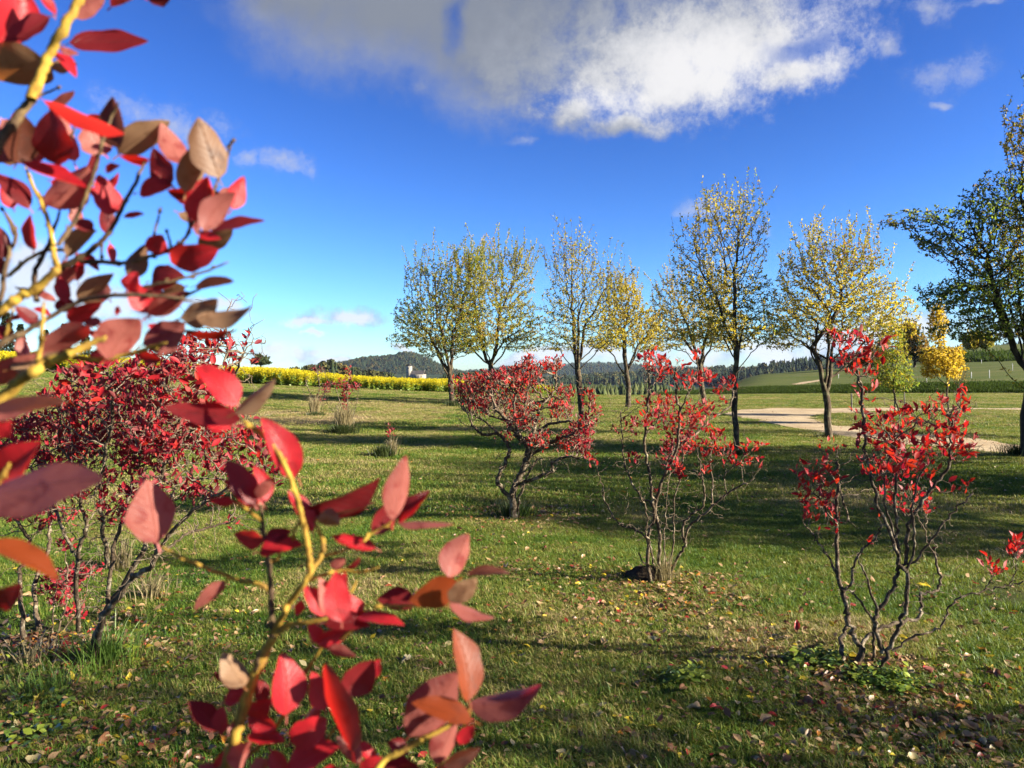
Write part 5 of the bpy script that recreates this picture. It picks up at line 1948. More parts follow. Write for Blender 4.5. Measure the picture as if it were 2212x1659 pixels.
# ------------------------------------------------------------------ fallen leaves
FL = {
    'tan': leaf_mat('fallen_tan', (0.40, 0.25, 0.12), (0.46, 0.32, 0.18), (0.6, 0.4, 0.2), tw=0.15, var=0.3, spec=0.3),
    'brown': leaf_mat('fallen_brown', (0.20, 0.085, 0.035), (0.33, 0.19, 0.10), (0.3, 0.12, 0.04), tw=0.15, var=0.35, spec=0.35),
    'pale': leaf_mat('fallen_pale', (0.50, 0.41, 0.20), (0.52, 0.44, 0.28), (0.7, 0.6, 0.3), tw=0.2, var=0.2, spec=0.3),
    'yellow': leaf_mat('fallen_yellow', (0.66, 0.50, 0.03), (0.62, 0.50, 0.12), (0.8, 0.6, 0.05), tw=0.25, var=0.2, spec=0.3),
    'orange': leaf_mat('fallen_orange', (0.55, 0.20, 0.02), (0.55, 0.28, 0.10), (0.7, 0.3, 0.03), tw=0.2, var=0.3, spec=0.3),
    'red': leaf_mat('fallen_red', (0.34, 0.025, 0.02), (0.48, 0.18, 0.15), (0.5, 0.04, 0.03), tw=0.2, var=0.3, spec=0.35),
}
FK = list(FL.keys())


def fallen_template(seed, form):
    """curled dry leaf with a stalk; form: ovate, heart, lobed, narrow"""
    r = np.random.default_rng(seed)
    n_al, n_ac = 9, 5
    wd0 = {'ovate': 0.33, 'heart': 0.45, 'lobed': 0.42, 'narrow': 0.2}[form]
    curl_a, curl_l = r.uniform(-0.2, 1.3), r.uniform(-0.9, 1.2)
    V, Fc, UV = [], [], []
    for i in range(n_al):
        t = i / (n_al - 1)
        wprof = math.sin(math.pi * min(1, (t * 0.93 + 0.035)) ** (0.72 if form != 'heart' else 0.55)) ** 0.8
        if form == 'lobed':
            wprof *= 0.72 + 0.32 * math.cos(t * 18)
        wd = wd0 * max(wprof, 0.03)
        for j in range(n_ac):
            u = (j / (n_ac - 1) - 0.5) * 2
            x = wd * u * (1 + r.uniform(-0.08, 0.08))
            z = curl_l * (t - 0.4) ** 2 * 0.8 + curl_a * (abs(u) ** 1.6) * wd * 0.8 + r.uniform(-0.025, 0.025) + 0.05 * math.sin(t * 9 + u * 3 + seed)
            V.append((x * (1 - 0.35 * max(0, curl_a) * abs(u)), t, z))
    for i in range(n_al - 1):
        for j in range(n_ac - 1):
            b = i * n_ac + j
            Fc.append((b, b + 1, b + n_ac + 1, b + n_ac))
    b = len(V)
    V += [(-0.012, 0.02, V[n_ac // 2][2]), (0.012, 0.02, V[n_ac // 2][2]), (0.012 + r.uniform(-0.1, 0.1), -0.35, 0.08), (-0.012, -0.35, 0.08)]
    Fc.append((b, b + 1, b + 2, b + 3))
    V = np.array(V)
    V[:, 2] -= V[:, 2].min()
    return V, np.array(Fc)


FT = [fallen_template(k, f) for k, f in enumerate(['ovate', 'heart', 'lobed', 'narrow', 'ovate', 'heart', 'ovate', 'lobed', 'narrow', 'heart'])]
FTM = {k: [mesh_np('fallen_leaf', V_, F_, [FL[k]], smooth=True) for V_, F_ in FT] for k in FK}
rng = np.random.default_rng(77)
SHR = [((1860, 1450), 'the front right shrub'), ((1440, 1262), 'the upright middle shrub'), ((1106, 1118), 'the low spreading shrub'), ((190, 1400), 'the crimson shrub')]
# (px, py, kind, form, size) of leaves one can point to
near = [(1985, 1660 - 8, 'pale', 1, 0.075), (1862, 1588, 'tan', 0, 0.075), (2065, 1545, 'orange', 6, 0.07), (2085, 1560, 'tan', 3, 0.085), (1905, 1655, 'tan', 4, 0.06), (1832, 1601, 'tan', 3, 0.07), (1742, 1605, 'tan', 6, 0.05),
        (2110, 1590, 'tan', 5, 0.07), (2200, 1455, 'orange', 5, 0.05), (2250, 1590, 'tan', 0, 0.06), (2177, 1452, 'tan', 7, 0.07), (2010, 1465, 'red', 4, 0.09), (1985, 1395, 'tan', 4, 0.085), (2130, 1412, 'orange', 1, 0.045), (2050, 1418, 'tan', 0, 0.08),
        (1910, 1453, 'yellow', 6, 0.05), (1750, 1475, 'red', 3, 0.05), (1640, 1642, 'tan', 2, 0.09), (1752, 1610, 'pale', 5, 0.07), (1610, 1500, 'brown', 0, 0.07), (1480, 1500, 'brown', 4, 0.08), (1560, 1545, 'red', 6, 0.08), (1850, 1560, 'brown', 8, 0.06),
        (1500, 1400, 'tan', 3, 0.07), (1530, 1370, 'tan', 0, 0.08), (1455, 1345, 'yellow', 2, 0.05), (1400, 1390, 'pale', 5, 0.06), (1360, 1350, 'brown', 1, 0.06), (1620, 1300, 'tan', 4, 0.07), (1720, 1370, 'red', 0, 0.07), (1350, 1640, 'tan', 5, 0.09), (1460, 1640, 'brown', 2, 0.06),
        (1240, 1630, 'tan', 7, 0.07), (1290, 1560, 'pale', 2, 0.07), (1330, 1250, 'tan', 8, 0.07), (1175, 1480, 'tan', 2, 0.07), (1200, 1545, 'red', 3, 0.05), (1400, 1580, 'yellow', 6, 0.045), (165, 1530, 'yellow', 9, 0.05), (70, 1650, 'pale', 1, 0.075),
        (135, 1375, 'tan', 0, 0.08), (250, 1500, 'brown', 4, 0.07), (330, 1395, 'brown', 1, 0.06), (385, 1398, 'orange', 0, 0.06), (440, 1330, 'tan', 3, 0.07), (480, 1400, 'yellow', 6, 0.045), (100, 1600, 'brown', 7, 0.08), (335, 1580, 'tan', 3, 0.07), (210, 1620, 'brown', 0, 0.08),
        (400, 1430, 'tan', 2, 0.055), (545, 1335, 'tan', 4, 0.06), (520, 1460, 'yellow', 5, 0.05), (1350, 1230, 'tan', 0, 0.06), (1180, 1340, 'yellow', 4, 0.05), (1240, 1300, 'brown', 6, 0.06), (1305, 1395, 'tan', 5, 0.065), (2020, 1300, 'brown', 1, 0.07), (1720, 1280, 'tan', 3, 0.07),
        (1760, 1220, 'tan', 4, 0.07), (2150, 1290, 'brown', 8, 0.07), (1980, 1280, 'orange', 0, 0.05), (2010, 1275, 'yellow', 2, 0.09), (2080, 1320, 'brown', 3, 0.06), (1650, 1420, 'brown', 9, 0.07), (1580, 1450, 'tan', 6, 0.06)]
for _ in range(210):
    if rng.random() < 0.55:
        (sx_, sy_), _n = SHR[rng.integers(0, 4)]
        px, py = sx_ + rng.normal(0, 130), sy_ + rng.normal(10, 45)
    else:
        px, py = rng.uniform(0, 2212), rng.uniform(1180, 1659)
    if not (0 < px < 2212 and 1120 < py < 1690):
        continue
    near.append((px, py, FK[rng.choice(6, p=[0.36, 0.24, 0.14, 0.08, 0.05, 0.13])], int(rng.integers(0, 10)), rng.uniform(0.035, 0.07)))
FORMN = ['oval', 'heart-shaped', 'lobed', 'narrow', 'oval', 'heart-shaped', 'oval', 'lobed', 'narrow', 'heart-shaped']
WORD = {'tan': 'tan', 'brown': 'dark brown', 'pale': 'pale cream', 'yellow': 'yellow', 'orange': 'orange', 'red': 'dark red'}
leaf_labels = {}
for (px, py, kd, fm, sz) in near:
    g = ground(px, py)
    o = link('fallen_leaf', FTM[kd][fm])
    tl = rng.normal(0, 0.3, 2)
    rot = Quaternion((0, 0, 1), rng.uniform(0, 6.283)) @ Quaternion((1, 0, 0), tl[0]) @ Quaternion((0, 1, 0), tl[1])
    o.matrix_world = Matrix.Translation(g + Vector((0, 0, 0.020))) @ rot.to_matrix().to_4x4() @ Matrix.Scale(sz, 4)
    ds = [(abs(px - s[0][0]) + 1.6 * abs(py - s[0][1]), s[1]) for s in SHR]
    dmin, nm = min(ds)
    if dmin < 150:
        wh = 'at the foot of ' + nm
    elif dmin < 330:
        wh = ('left of ' if px < [q for q in SHR if q[1] == nm][0][0][0] else 'right of ') + nm
    else:
        wh = 'on the open lawn' + (' at right' if px > 1500 else ' in the middle' if px > 750 else ' at left')
    leaf_labels.setdefault((WORD[kd], FORMN[fm], wh), []).append((px, o))
RANK = ['second', 'third', 'fourth', 'fifth', 'sixth', 'seventh', 'eighth', 'ninth']
for (w1, w2, wh), lst in leaf_labels.items():
    lst.sort(key=lambda q: q[0])
    for k, (px, o) in enumerate(lst):
        if len(lst) == 1:
            lab = f"{w1} {w2} fallen leaf {wh}"
        else:
            pos_ = 'leftmost' if k == 0 else 'rightmost' if k == len(lst) - 1 else RANK[min(k - 1, 7)] + ' from left'
            lab = f"{pos_} {w1} {w2} fallen leaf {wh}"
        setp(o, lab, 'leaf', 'fallen leaves lying on the grass')

# the countless rest
LV, LF, LM = [], [], []
off = 0
r = np.random.default_rng(88)
pts_l = []
for _ in range(16500):
    q = r.random()
    if q < 0.22:
        (sx_, sy_), _n = SHR[r.integers(0, 4)]
        px, py = sx_ + r.normal(0, 100), sy_ + abs(r.normal(0, 34)) - 22
    elif q < 0.58:
        sx_, sy_, ax_, ay_ = [(1640, 1400, 170, 40), (1300, 1330, 160, 40), (330, 1380, 130, 70), (130, 1560, 180, 80), (250, 1620, 160, 40), (2060, 1610, 140, 40), (1850, 1520, 110, 30), (1480, 1310, 90, 22), (2040, 1560, 130, 50), (1240, 1240, 120, 20), (1950, 1680, 250, 40), (620, 1330, 160, 60)][r.integers(0, 12)]
        px, py = sx_ + r.normal(0, ax_), sy_ + r.normal(0, ay_)
    elif q < 0.80:
        px, py = r.uniform(-50, 2260), r.uniform(1000, 1680)
    else:
        px, py = r.uniform(-50, 2260), 862 + 220 * r.random() ** 1.2
    if px < 560 and py < 930 and r.random() < 0.8:
        continue
    pts_l.append((px, py))
for (px, py) in pts_l:
    d = ray(px, py)
    if d.z >= -0.01:
        continue
    g = ground(px, py) if py < 930 else P(px, py, EYE * d.y / -d.z)
    if g.y > 52:
        continue
    z = tz(g.x, g.y)
    V_, F_ = LEAF_M
    s = r.uniform(0.016, 0.055) * (1 + g.y * 0.016)
    a = r.uniform(0, 6.283)
    nrm = np.array([[r.normal(0, 0.45), r.normal(0, 0.45), 1.0]])
    v, f = leaf_batch(np.array([[g.x, g.y, z + 0.014 + 0.016 * r.random()]]), np.array([[math.cos(a), math.sin(a), r.normal(0, 0.3)]]), nrm, np.array([s]), V_ * [1, 1, r.uniform(-1.5, 3.0)], F_, width=1.35)
    LV.append(v)
    LF.append(f + off)
    off += len(v)
    LM += [int(r.choice(6, p=[0.42, 0.32, 0.09, 0.07, 0.04, 0.06]))] * len(f)
link('leaf_litter', mesh_np('leaf_litter', np.concatenate(LV), np.concatenate(LF), [FL[k] for k in FK], LM), kind='stuff', label='scattered small fallen leaves all over the lawn', cat='leaf litter')

# ------------------------------------------------------------------ foreground shoots
FGK = {'r': ('r', 1), 'd': ('d', 1), 'o': ('o', 1), 'b': ('b', 1), 'p': ('r', -1), 'm': ('d', -1), 't': ('t', -1), 'n': ('b', -1)}
fgr = np.random.default_rng(5)
CAMP = np.array([0, 0, EYE])


def close_leaf(root, base, tip, wpx, kind, D, curl=None, dt=None):
    """one leaf between two view pixels at distance D, wpx wide; kinds p m t n show their lower face"""
    mk, face = FGK[kind]
    L2 = math.hypot(tip[0] - base[0], tip[1] - base[1])
    Lm = L2 * D / F
    dt = fgr.uniform(-0.3, 0.3) if dt is None else dt
    b = np.array(P(base[0], base[1], D))
    t = np.array(P(tip[0], tip[1], D + dt * Lm))
    ax = t - b
    ln = np.linalg.norm(ax)
    ax /= ln
    v = norm((b + t) / 2 - CAMP)
    w0 = norm(np.cross(ax, v))
    n0 = norm(np.cross(w0, ax))
    if np.dot(n0, v) > 0:
        n0 = -n0
    true_w = max(wpx * fgr.uniform(1.05, 1.3), 0.50 * L2)
    c = min(1.0, wpx / true_w)
    phi = math.acos(c) * 0.97
    # most leaves turn their visible side towards the light
    s_ = np.array(sun_dir)
    na_, nb_ = [n0 * math.cos(f) + np.cross(ax, n0) * math.sin(f) for f in (phi, -phi)]
    lit = np.dot(na_, s_) > np.dot(nb_, s_)
    nn_ = na_ if lit == (fgr.random() < 0.78) else nb_
    nn_ = nn_ * face
    x = np.cross(ax, nn_)
    hw = true_w * D / F * 0.5
    curl = fgr.uniform(-0.10, 0.22) if curl is None else curl
    fold = fgr.uniform(0.05, 0.45)
    bend = fgr.uniform(-0.08, 0.08)
    na, nc = 13, 7
    V, Fc, UV = [], [], []
    wav = fgr.uniform(0, 6.28)
    wob1, wob2 = fgr.uniform(0, 0.10), fgr.uniform(0, 0.06)
    roll = fgr.uniform(-0.3, 0.9) * (fgr.random() < 0.5)
    for i in range(na):
        s = i / (na - 1)
        wp = math.sin(math.pi * (s ** 0.86)) ** 0.72 if 0 < s < 1 else 0.0
        wp *= (1 - 0.22 * s)
        wp = max(wp * 1.08, 0.02) * (1 + wob1 * math.sin(s * 9 + wav) + wob2 * math.sin(s * 17 + 2 * wav))
        for j in range(nc):
            u = (j / (nc - 1) - 0.5) * 2
            zz = -curl * ln * (s - 0.5) ** 2 * 2 + fold * hw * wp * abs(u) ** 1.3 + roll * hw * wp * max(0, u) ** 3 * s + 0.03 * hw * math.sin(s * 14 + wav + 2 * u) * abs(u)
            xx = hw * wp * u + bend * ln * (4 * s * (1 - s))
            q = b + ax * (s * ln) + x * xx + nn_ * zz
            V.append(q)
            UV.append((u / 2 * max(wp, 0.3) + 0.5, s))
    for i in range(na - 1):
        for j in range(nc - 1):
            k = i * nc + j
            Fc.append((k, k + 1, k + nc + 1, k + nc))
    # the short stalk
    k = len(V)
    pw_ = 0.0007
    back = b - ax * min(0.008, 0.14 * ln) - nn_ * 0.0015
    V += [b - x * pw_, b + x * pw_, back + x * pw_, back - x * pw_]
    UV += [(0.5, 0.0)] * 4
    Fc.append((k, k + 1, k + 2, k + 3))
    V = np.array(V)
    o = np.array(root.location)
    me = mesh_np('leaf', V - o, Fc, [FG[mk]], smooth=True, uvs=UV)
    # front face = the upper side of the leaf
    nrm = np.array(me.polygons[(na // 2) * (nc - 1) + nc // 2].normal)
    if np.dot(nrm, nn_) < 0:
        me.flip_normals()
    link('leaf', me, root)


def close_stem(root, pts, D, r0, r1, mat, dd=0.0, name='stem', free=True):
    ps = []
    n = len(pts)
    for i, p in enumerate(pts):
        q = P(p[0], p[1], D + dd * i / max(1, n - 1) + fgr.normal(0, 0.004))
        ps.append(np.array(q) - np.array(root.location))
    c, rr = catmull(ps, np.linspace(r0, r1, n), 6)
    c[1:-1] += fgr.normal(0, r0 * 0.10, (len(c) - 2, 3))
    # swollen nodes
    rr = rr * (1 + 0.22 * (np.arange(len(rr)) % 7 == 3)) * fgr.uniform(0.93, 1.07, len(rr))
    rr *= 0.86
    if free:
        rr[-4:] *= [0.92, 0.8, 0.6, 0.3]
    tb = Tubes()
    tb.add(c, rr, 10, rough=0.07)
    if name == 'stem':      # buds in the leaf axils, alternating sides
        for q in range(4, len(c) - 3, 5):
            tdir = norm(c[q + 1] - c[q - 1])
            sd = norm(np.cross(tdir, fgr.normal(0, 1, 3)))
            p0 = c[q] + sd * rr[q] * 0.6
            L_ = fgr.uniform(0.002, 0.0045)
            tb.add([p0, p0 + (sd * 0.6 + tdir) * L_ * 0.6, p0 + (sd * 0.5 + tdir) * L_], [0.0011, 0.0010, 0.0003], 6)
    link(name, tb.mesh(name, mat), root)


def bud_twig(root, p, q, D):
    close_stem(root, [p, ((p[0] + q[0]) / 2 + fgr.uniform(-3, 3), (p[1] + q[1]) / 2), q], D, 0.0013, 0.0009, M_stem_fg_dark, name='twig')
    close_stem(root, [q, (q[0] + (q[0] - p[0]) * 0.12, q[1] + (q[1] - p[1]) * 0.12)], D, 0.0019, 0.0009, M_stem_fg_dark, name='bud')


SA = empty('blueberry_shoot', (-0.62, 0.62, 0.0), label='blurred close shoots with red and pink leaves filling the upper left corner', cat='shoot', group='close blueberry shoots')
SB = empty('blueberry_shoot', (-0.28, 0.60, 0.0), label='blurred close shoot with red and orange leaves rising from the bottom edge', cat='shoot', group='close blueberry shoots')
DA, DB = 0.60, 0.60
Y_, K_ = M_stem_fg, M_stem_fg_dark  # yellow and dark bark, changing part-way along some stems
z1 = lambda *p: [(x / 2, y / 2) for x, y in p]
close_stem(SA, z1((-160, 900), (-60, 720), (0, 620), (60, 530), (135, 430)), DA - 0.04, 0.0042, 0.0038, K_, free=False)
close_stem(SA, z1((135, 430), (175, 330), (215, 230), (275, 115), (340, 0), (400, -130)), DA - 0.04, 0.0042, 0.0034, Y_, free=False)
close_stem(SA, z1((-200, 1520), (-60, 1400), (0, 1350), (80, 1285), (150, 1250), (250, 1165)), DA, 0.0046, 0.0036, Y_, free=False)
close_stem(SA, z1((250, 1165), (350, 1110), (430, 1050), (480, 990), (540, 870), (590, 780), (632, 690)), DA, 0.0030, 0.0012, K_)
close_stem(SA, z1((250, 1060), (320, 960), (370, 850), (420, 700), (440, 620), (480, 510), (515, 440)), DA - 0.02, 0.0020, 0.0011, K_)
close_stem(SA, z1((350, 1130), (450, 1132), (540, 1135), (640, 1110), (720, 1085), (780, 1050), (822, 980), (800, 840)), DA + 0.01, 0.0022, 0.0014, K_)
close_stem(SA, z1((-260, 1900), (-120, 1830), (0, 1735), (80, 1650), (140, 1610), (200, 1570), (300, 1530)), DA - 0.05, 0.0052, 0.0040, Y_, free=False)
close_stem(SA, z1((300, 1530), (400, 1480), (460, 1462)), DA - 0.05, 0.0032, 0.0022, Y_)
close_stem(SA, z1((310, 1545), (420, 1552), (540, 1535), (640, 1505), (720, 1480)), DA - 0.03, 0.0024, 0.0016, Y_)
close_stem(SA, z1((-200, 1640), (0, 1490), (110, 1430), (200, 1380), (350, 1300), (520, 1275), (700, 1280), (840, 1300)), DA - 0.02, 0.0030, 0.0012, K_)
close_stem(SA, z1((-60, 1400), (0, 1300), (30, 1120), (70, 1010), (10, 900)), DA, 0.0024, 0.0013, K_)
close_stem(SA, z1((230, 1060), (200, 930), (140, 800), (110, 720)), DA, 0.0022, 0.0014, Y_)
close_stem(SA, z1((250, 1165), (235, 1110), (230, 1060)), DA, 0.0026, 0.0022, Y_, free=False)
close_stem(SA, z1((620, 1240), (760, 1210), (880, 1175), (990, 1130)), DA, 0.0016, 0.0010, K_)
close_stem(SA, z1((760, 1300), (840, 1260), (900, 1235), (1000, 1222)), DA, 0.0014, 0.0009, K_)
close_stem(SA, z1((822, 980), (890, 880), (920, 830), (940, 780)), DA, 0.0017, 0.0012, K_)
close_stem(SA, z1((160, 1590), (175, 1500), (180, 1430), (190, 1300)), DA - 0.05, 0.0020, 0.0014, Y_)
close_stem(SA, z1((160, 1300), (150, 1180), (200, 1080), (262, 900)), DA + 0.02, 0.0026, 0.0016, K_)
close_stem(SA, z1((40, 1190), (120, 1120), (220, 1080), (330, 1090)), DA + 0.02, 0.0018, 0.0015, Y_)
close_stem(SA, z1((20, 1470), (40, 1400), (60, 1330)), DA, 0.0015, 0.0012, Y_)
for a, b_ in [((135, 430), (250, 380)), ((650, 1080), (690, 915)), ((60, 1015), (10, 905)), ((300, 620), (325, 545)), ((940, 780), (1000, 620)), 
              ((740, 1075), (720, 1000)), ((980, 640), (1010, 605)), ((440, 1050), (440, 1110))]:
    bud_twig(SA, (a[0] / 2, a[1] / 2), (b_[0] / 2, b_[1] / 2), DA)
# root cane down to the ground, left of the frame
for pts_c in ([(-0.62, 0.62, -0.02), (-0.60, 0.60, 0.7), (-0.56, 0.58, 1.2), tuple(P(-100, 760, DA))], [(-0.60, 0.63, -0.02), (-0.57, 0.58, 0.8), (-0.53, 0.57, 1.2), tuple(P(-130, 950, DA - 0.05))],
              [(-0.63, 0.60, -0.02), (-0.62, 0.57, 0.9), (-0.56, 0.56, 1.4), tuple(P(-80, 450, DA - 0.04))]):
    c, rr = catmull([np.array(q) - np.array(SA.location) for q in pts_c], [0.009, 0.007, 0.006, 0.0046], 8)
    tb = Tubes()
    tb.add(c, rr, 9, rough=0.05)
    link('cane', tb.mesh('cane', M_bush), SA)

LA = [  # base, tip, width (zoomed pixels / 2), kind, distance offset
    ((10, 185), (110, -70), 150, 'r', 0), ((215, 72), (15, 180), 78, 'd', -.01), ((300, 60), (455, -20), 85, 'p', 0), ((300, 190), (642, 184), 92, 'd', 0), ((235, 65), (165, -40), 34, 'r', 0), ((225, 300), (-80, 330), 190, 't', .02),
    ((215, 285), (338, 282), 62, 't', .03), ((235, 215), (332, 328), 44, 'r', -.02), ((255, 205), (342, 232), 34, 'p', -.03), ((195, 438), (545, 575), 66, 'r', -.05), ((505, 635), (478, 412), 112, 'b', -.01), ((245, 715), (215, 470), 152, 'd', -.01),
    ((318, 700), (235, 455), 120, 'p', .02), ((70, 705), (105, 500), 130, 'b', 0), ((160, 705), (95, 515), 110, 'm', .02), ((455, 670), (375, 535), 125, 'p', .02), ((515, 668), (735, 530), 125, 't', .02), ((765, 720), (690, 540), 100, 'p', .01),
    ((745, 800), (665, 640), 100, 'd', 0), ((800, 832), (850, 612), 112, 't', -.01), ((945, 772), (852, 508), 145, 'n', -.02), ((592, 832), (742, 796), 78, 'r', 0), ((465, 935), (425, 755), 112, 'r', .01), ((195, 885), (385, 715), 150, 'p', .01),
    ((100, 705), (375, 815), 58, 'r', -.03), ((125, 895), (-30, 735), 84, 'd', 0), ((140, 1082), (122, 925), 52, 'r', 0), ((850, 960), (900, 762), 130, 'r', 0), ((1000, 905), (1052, 762), 78, 'r', .01), ((868, 992), (1008, 828), 112, 'm', -.02),
    ((905, 985), (1142, 945), 48, 'd', -.01), ((860, 1005), (955, 1030), 44, 'r', -.01), ((855, 1065), (1005, 990), 88, 't', .02), ((733, 1145), (942, 1088), 118, 'r', -.02), ((640, 1085), (705, 1015), 92, 'r', 0), ((560, 1205), (625, 1055), 88, 'n', .01),
    ((645, 1215), (790, 1185), 112, 'd', .01), ((840, 1235), (1012, 1214), 48, 'b', -.01), ((640, 1365), (815, 1262), 84, 'p', 0), ((785, 1375), (948, 1298), 105, 't', -.01), ((860, 1385), (1102, 1335), 88, 't', -.02), ((455, 1545), (600, 1370), 168, 'p', -.03),
    ((620, 1490), (802, 1398), 140, 'm', -.01), ((785, 1440), (1028, 1440), 36, 'd', -.01), ((178, 1505), (392, 1398), 88, 'p', -.02), ((50, 1595), (275, 1505), 84, 't', -.01), ((-30, 1680), (235, 1540), 100, 'p', 0), ((335, 1295), (495, 1185), 74, 't', .01),
    ((300, 1392), (440, 1305), 78, 'r', .01), ((545, 1255), (590, 1175), 84, 'r', 0), ((640, 1355), (560, 1205), 96, 'r', .01), ((155, 1405), (65, 1325), 62, 'd', 0), ((285, 1105), (412, 985), 62, 't', .01), ((405, 992), (322, 955), 58, 'd', 0),
    ((285, 1305), (262, 1195), 64, 'r', .02), ((175, 1255), (60, 1240), 36, 'b', .01), ((10, 1120), (5, 975), 56, 'd', 0), ((535, 935), (625, 926), 28, 'r', 0), ((455, 735), (518, 715), 42, 'd', 0), ((520, 1345), (495, 1335), 40, 'r', 0),
    ((-40, 700), (30, 520), 120, 'm', .03), ((640, 690), (510, 675), 40, 'd', .0), ((690, 760), (665, 732), 30, 'd', .0), ((60, 1480), (-60, 1400), 60, 'd', 0), ((10, 520), (70, 560), 60, 'p', 0.03), ((300, 905), (260, 760), 70, 'm', .03),
    ((480, 905), (395, 800), 70, 'r', .02), ((880, 850), (960, 860), 60, 'd', .02), ((690, 1290), (600, 1290), 60, 'm', .02), ((430, 1400), (360, 1380), 50, 'm', .01), ((240, 1300), (330, 1340), 70, 'd', .03), ((820, 905), (850, 1010), 50, 'd', .01),
    ((720, 1440), (640, 1400), 50, 'r', .02), ((250, 1240), (320, 1150), 60, 'p', .03), ((440, 1230), (330, 1270), 40, 'd', .02), ((800, 1240), (690, 1270), 60, 'n', .02), ((60, 900), (10, 800), 60, 'r', .03), ((130, 600), (60, 640), 80, 'd', .03),
    ((590, 1520), (700, 1560), 50, 'd', .02), ((470, 1550), (380, 1530), 60, 'd', .02), ((640, 0), (740, -20), 40, 'd', .0), ((480, 30), (600, -30), 50, 'p', .02)]
for (b0, t0, wp, kd, dd) in LA:
    close_leaf(SA, (b0[0] / 2, b0[1] / 2), (t0[0] / 2, t0[1] / 2), wp / 2, kd, DA + dd)
for k in range(34):      # leaves deeper in the spray
    cx, cy = [(60, 300), (110, 420), (200, 470), (140, 560), (240, 600), (60, 620), (300, 640), (160, 700), (380, 440), (180, 330), (90, 740)][k % 11]
    cx, cy = cx + fgr.normal(0, 42), cy + fgr.normal(0, 42)
    a_ = fgr.uniform(0, 6.283)
    L_ = fgr.uniform(38, 75)
    close_leaf(SA, (cx, cy), (cx + L_ * math.cos(a_), cy + L_ * math.sin(a_)), L_ * fgr.uniform(0.25, 0.58), 'rpdptrnrdp'[int(fgr.integers(0, 10))], DA + fgr.uniform(0.04, 0.13))
for (b0, t0, wp, kd, D) in [((-10, 1045), (82, 955), 80, 'r', .5), ((-70, 1092), (224, 1036), 98, 'm', .42), ((-30, 1165), (128, 1250), 54, 'o', .45), ((-30, 1292), (44, 1268), 54, 'd', .48), ((-20, 940), (26, 912), 40, 'r', .5), ((-30, 880), (148, 862), 28, 'b', .45), ((-20, 900), (120, 855), 34, 'm', .5)]:
    close_leaf(SA, b0, t0, wp, kd, D)
close_stem(SA, [(-120, 1140), (-60, 1100), (-10, 1050), (20, 1000)], 0.46, 0.003, 0.0016, Y_)
close_stem(SA, [(-120, 1300), (-70, 1240), (-30, 1165)], 0.46, 0.003, 0.0016, Y_)

z3 = lambda *p: [(345.6 + x * .5574, 734.4 + y * .5574) for x, y in p]
close_stem(SB, z3((120, 1980), (190, 1800), (250, 1659), (300, 1520), (330, 1400), (380, 1270), (440, 1150)), DB, 0.0052, 0.0044, Y_, free=False)
close_stem(SB, z3((440, 1150), (432, 1060), (430, 1000), (420, 860), (402, 740), (392, 640)), DB, 0.0030, 0.0018, K_)
close_stem(SB, z3((440, 1130), (480, 1060), (500, 1020), (560, 940), (620, 840), (632, 790), (600, 700)), DB - 0.01, 0.0030, 0.0018, Y_)
close_stem(SB, z3((580, 900), (578, 840), (565, 760), (545, 670), (520, 580), (470, 460), (400, 370), (318, 310)), DB - 0.02, 0.0029, 0.0020, Y_)
close_stem(SB, z3((560, 940), (620, 915), (700, 895), (780, 900), (850, 880)), DB + 0.01, 0.0017, 0.0010, Y_)
close_stem(SB, z3((450, 1140), (500, 1105), (570, 1095), (650, 1080)), DB - 0.01, 0.0024, 0.0016, Y_)
close_stem(SB, z3((430, 975), (390, 950), (300, 930), (200, 890), (100, 850), (0, 800)), DB + 0.01, 0.0022, 0.0015, Y_)
close_stem(SB, z3((720, 1980), (800, 1760), (860, 1640), (930, 1595), (1010, 1550), (1070, 1515)), DB - 0.02, 0.0032, 0.0024, Y_)
close_stem(SB, z3((300, 1640), (400, 1560), (450, 1500), (520, 1380), (565, 1290), (640, 1170)), DB + 0.02, 0.0022, 0.0015, Y_)
close_stem(SB, z3((392, 700), (340, 660), (285, 620)), DB, 0.0017, 0.0012, Y_)
close_stem(SB, z3((415, 860), (455, 850), (465, 820)), DB, 0.0016, 0.0012, Y_)
close_stem(SB, z3((515, 780), (520, 740), (545, 700)), DB, 0.0016, 0.0012, Y_)
close_stem(SB, z3((740, 980), (765, 930)), DB, 0.0012, 0.001, Y_)
close_stem(SB, z3((830, 1040), (860, 1030), (1000, 1030), (1120, 1020)), DB - 0.01, 0.0015, 0.0010, Y_)
close_stem(SB, z3((700, 1160), (760, 1110), (840, 1040)), DB, 0.0015, 0.0012, Y_)
close_stem(SB, z3((370, 1300), (380, 1240), (385, 1200)), DB, 0.0016, 0.0012, K_)
close_stem(SB, z3((560, 1660), (640, 1560), (690, 1500), (745, 1590)), DB + 0.01, 0.0015, 0.0012, Y_)
close_stem(SB, z3((790, 780), (820, 750), (905, 700)), DB, 0.0015, 0.0012, Y_)
close_stem(SB, z3((1010, 1550), (1150, 1480), (1205, 1420)), DB - 0.03, 0.0018, 0.0014, Y_)
close_stem(SB, z3((620, 840), (700, 820), (790, 780)), DB, 0.0014, 0.0011, Y_)
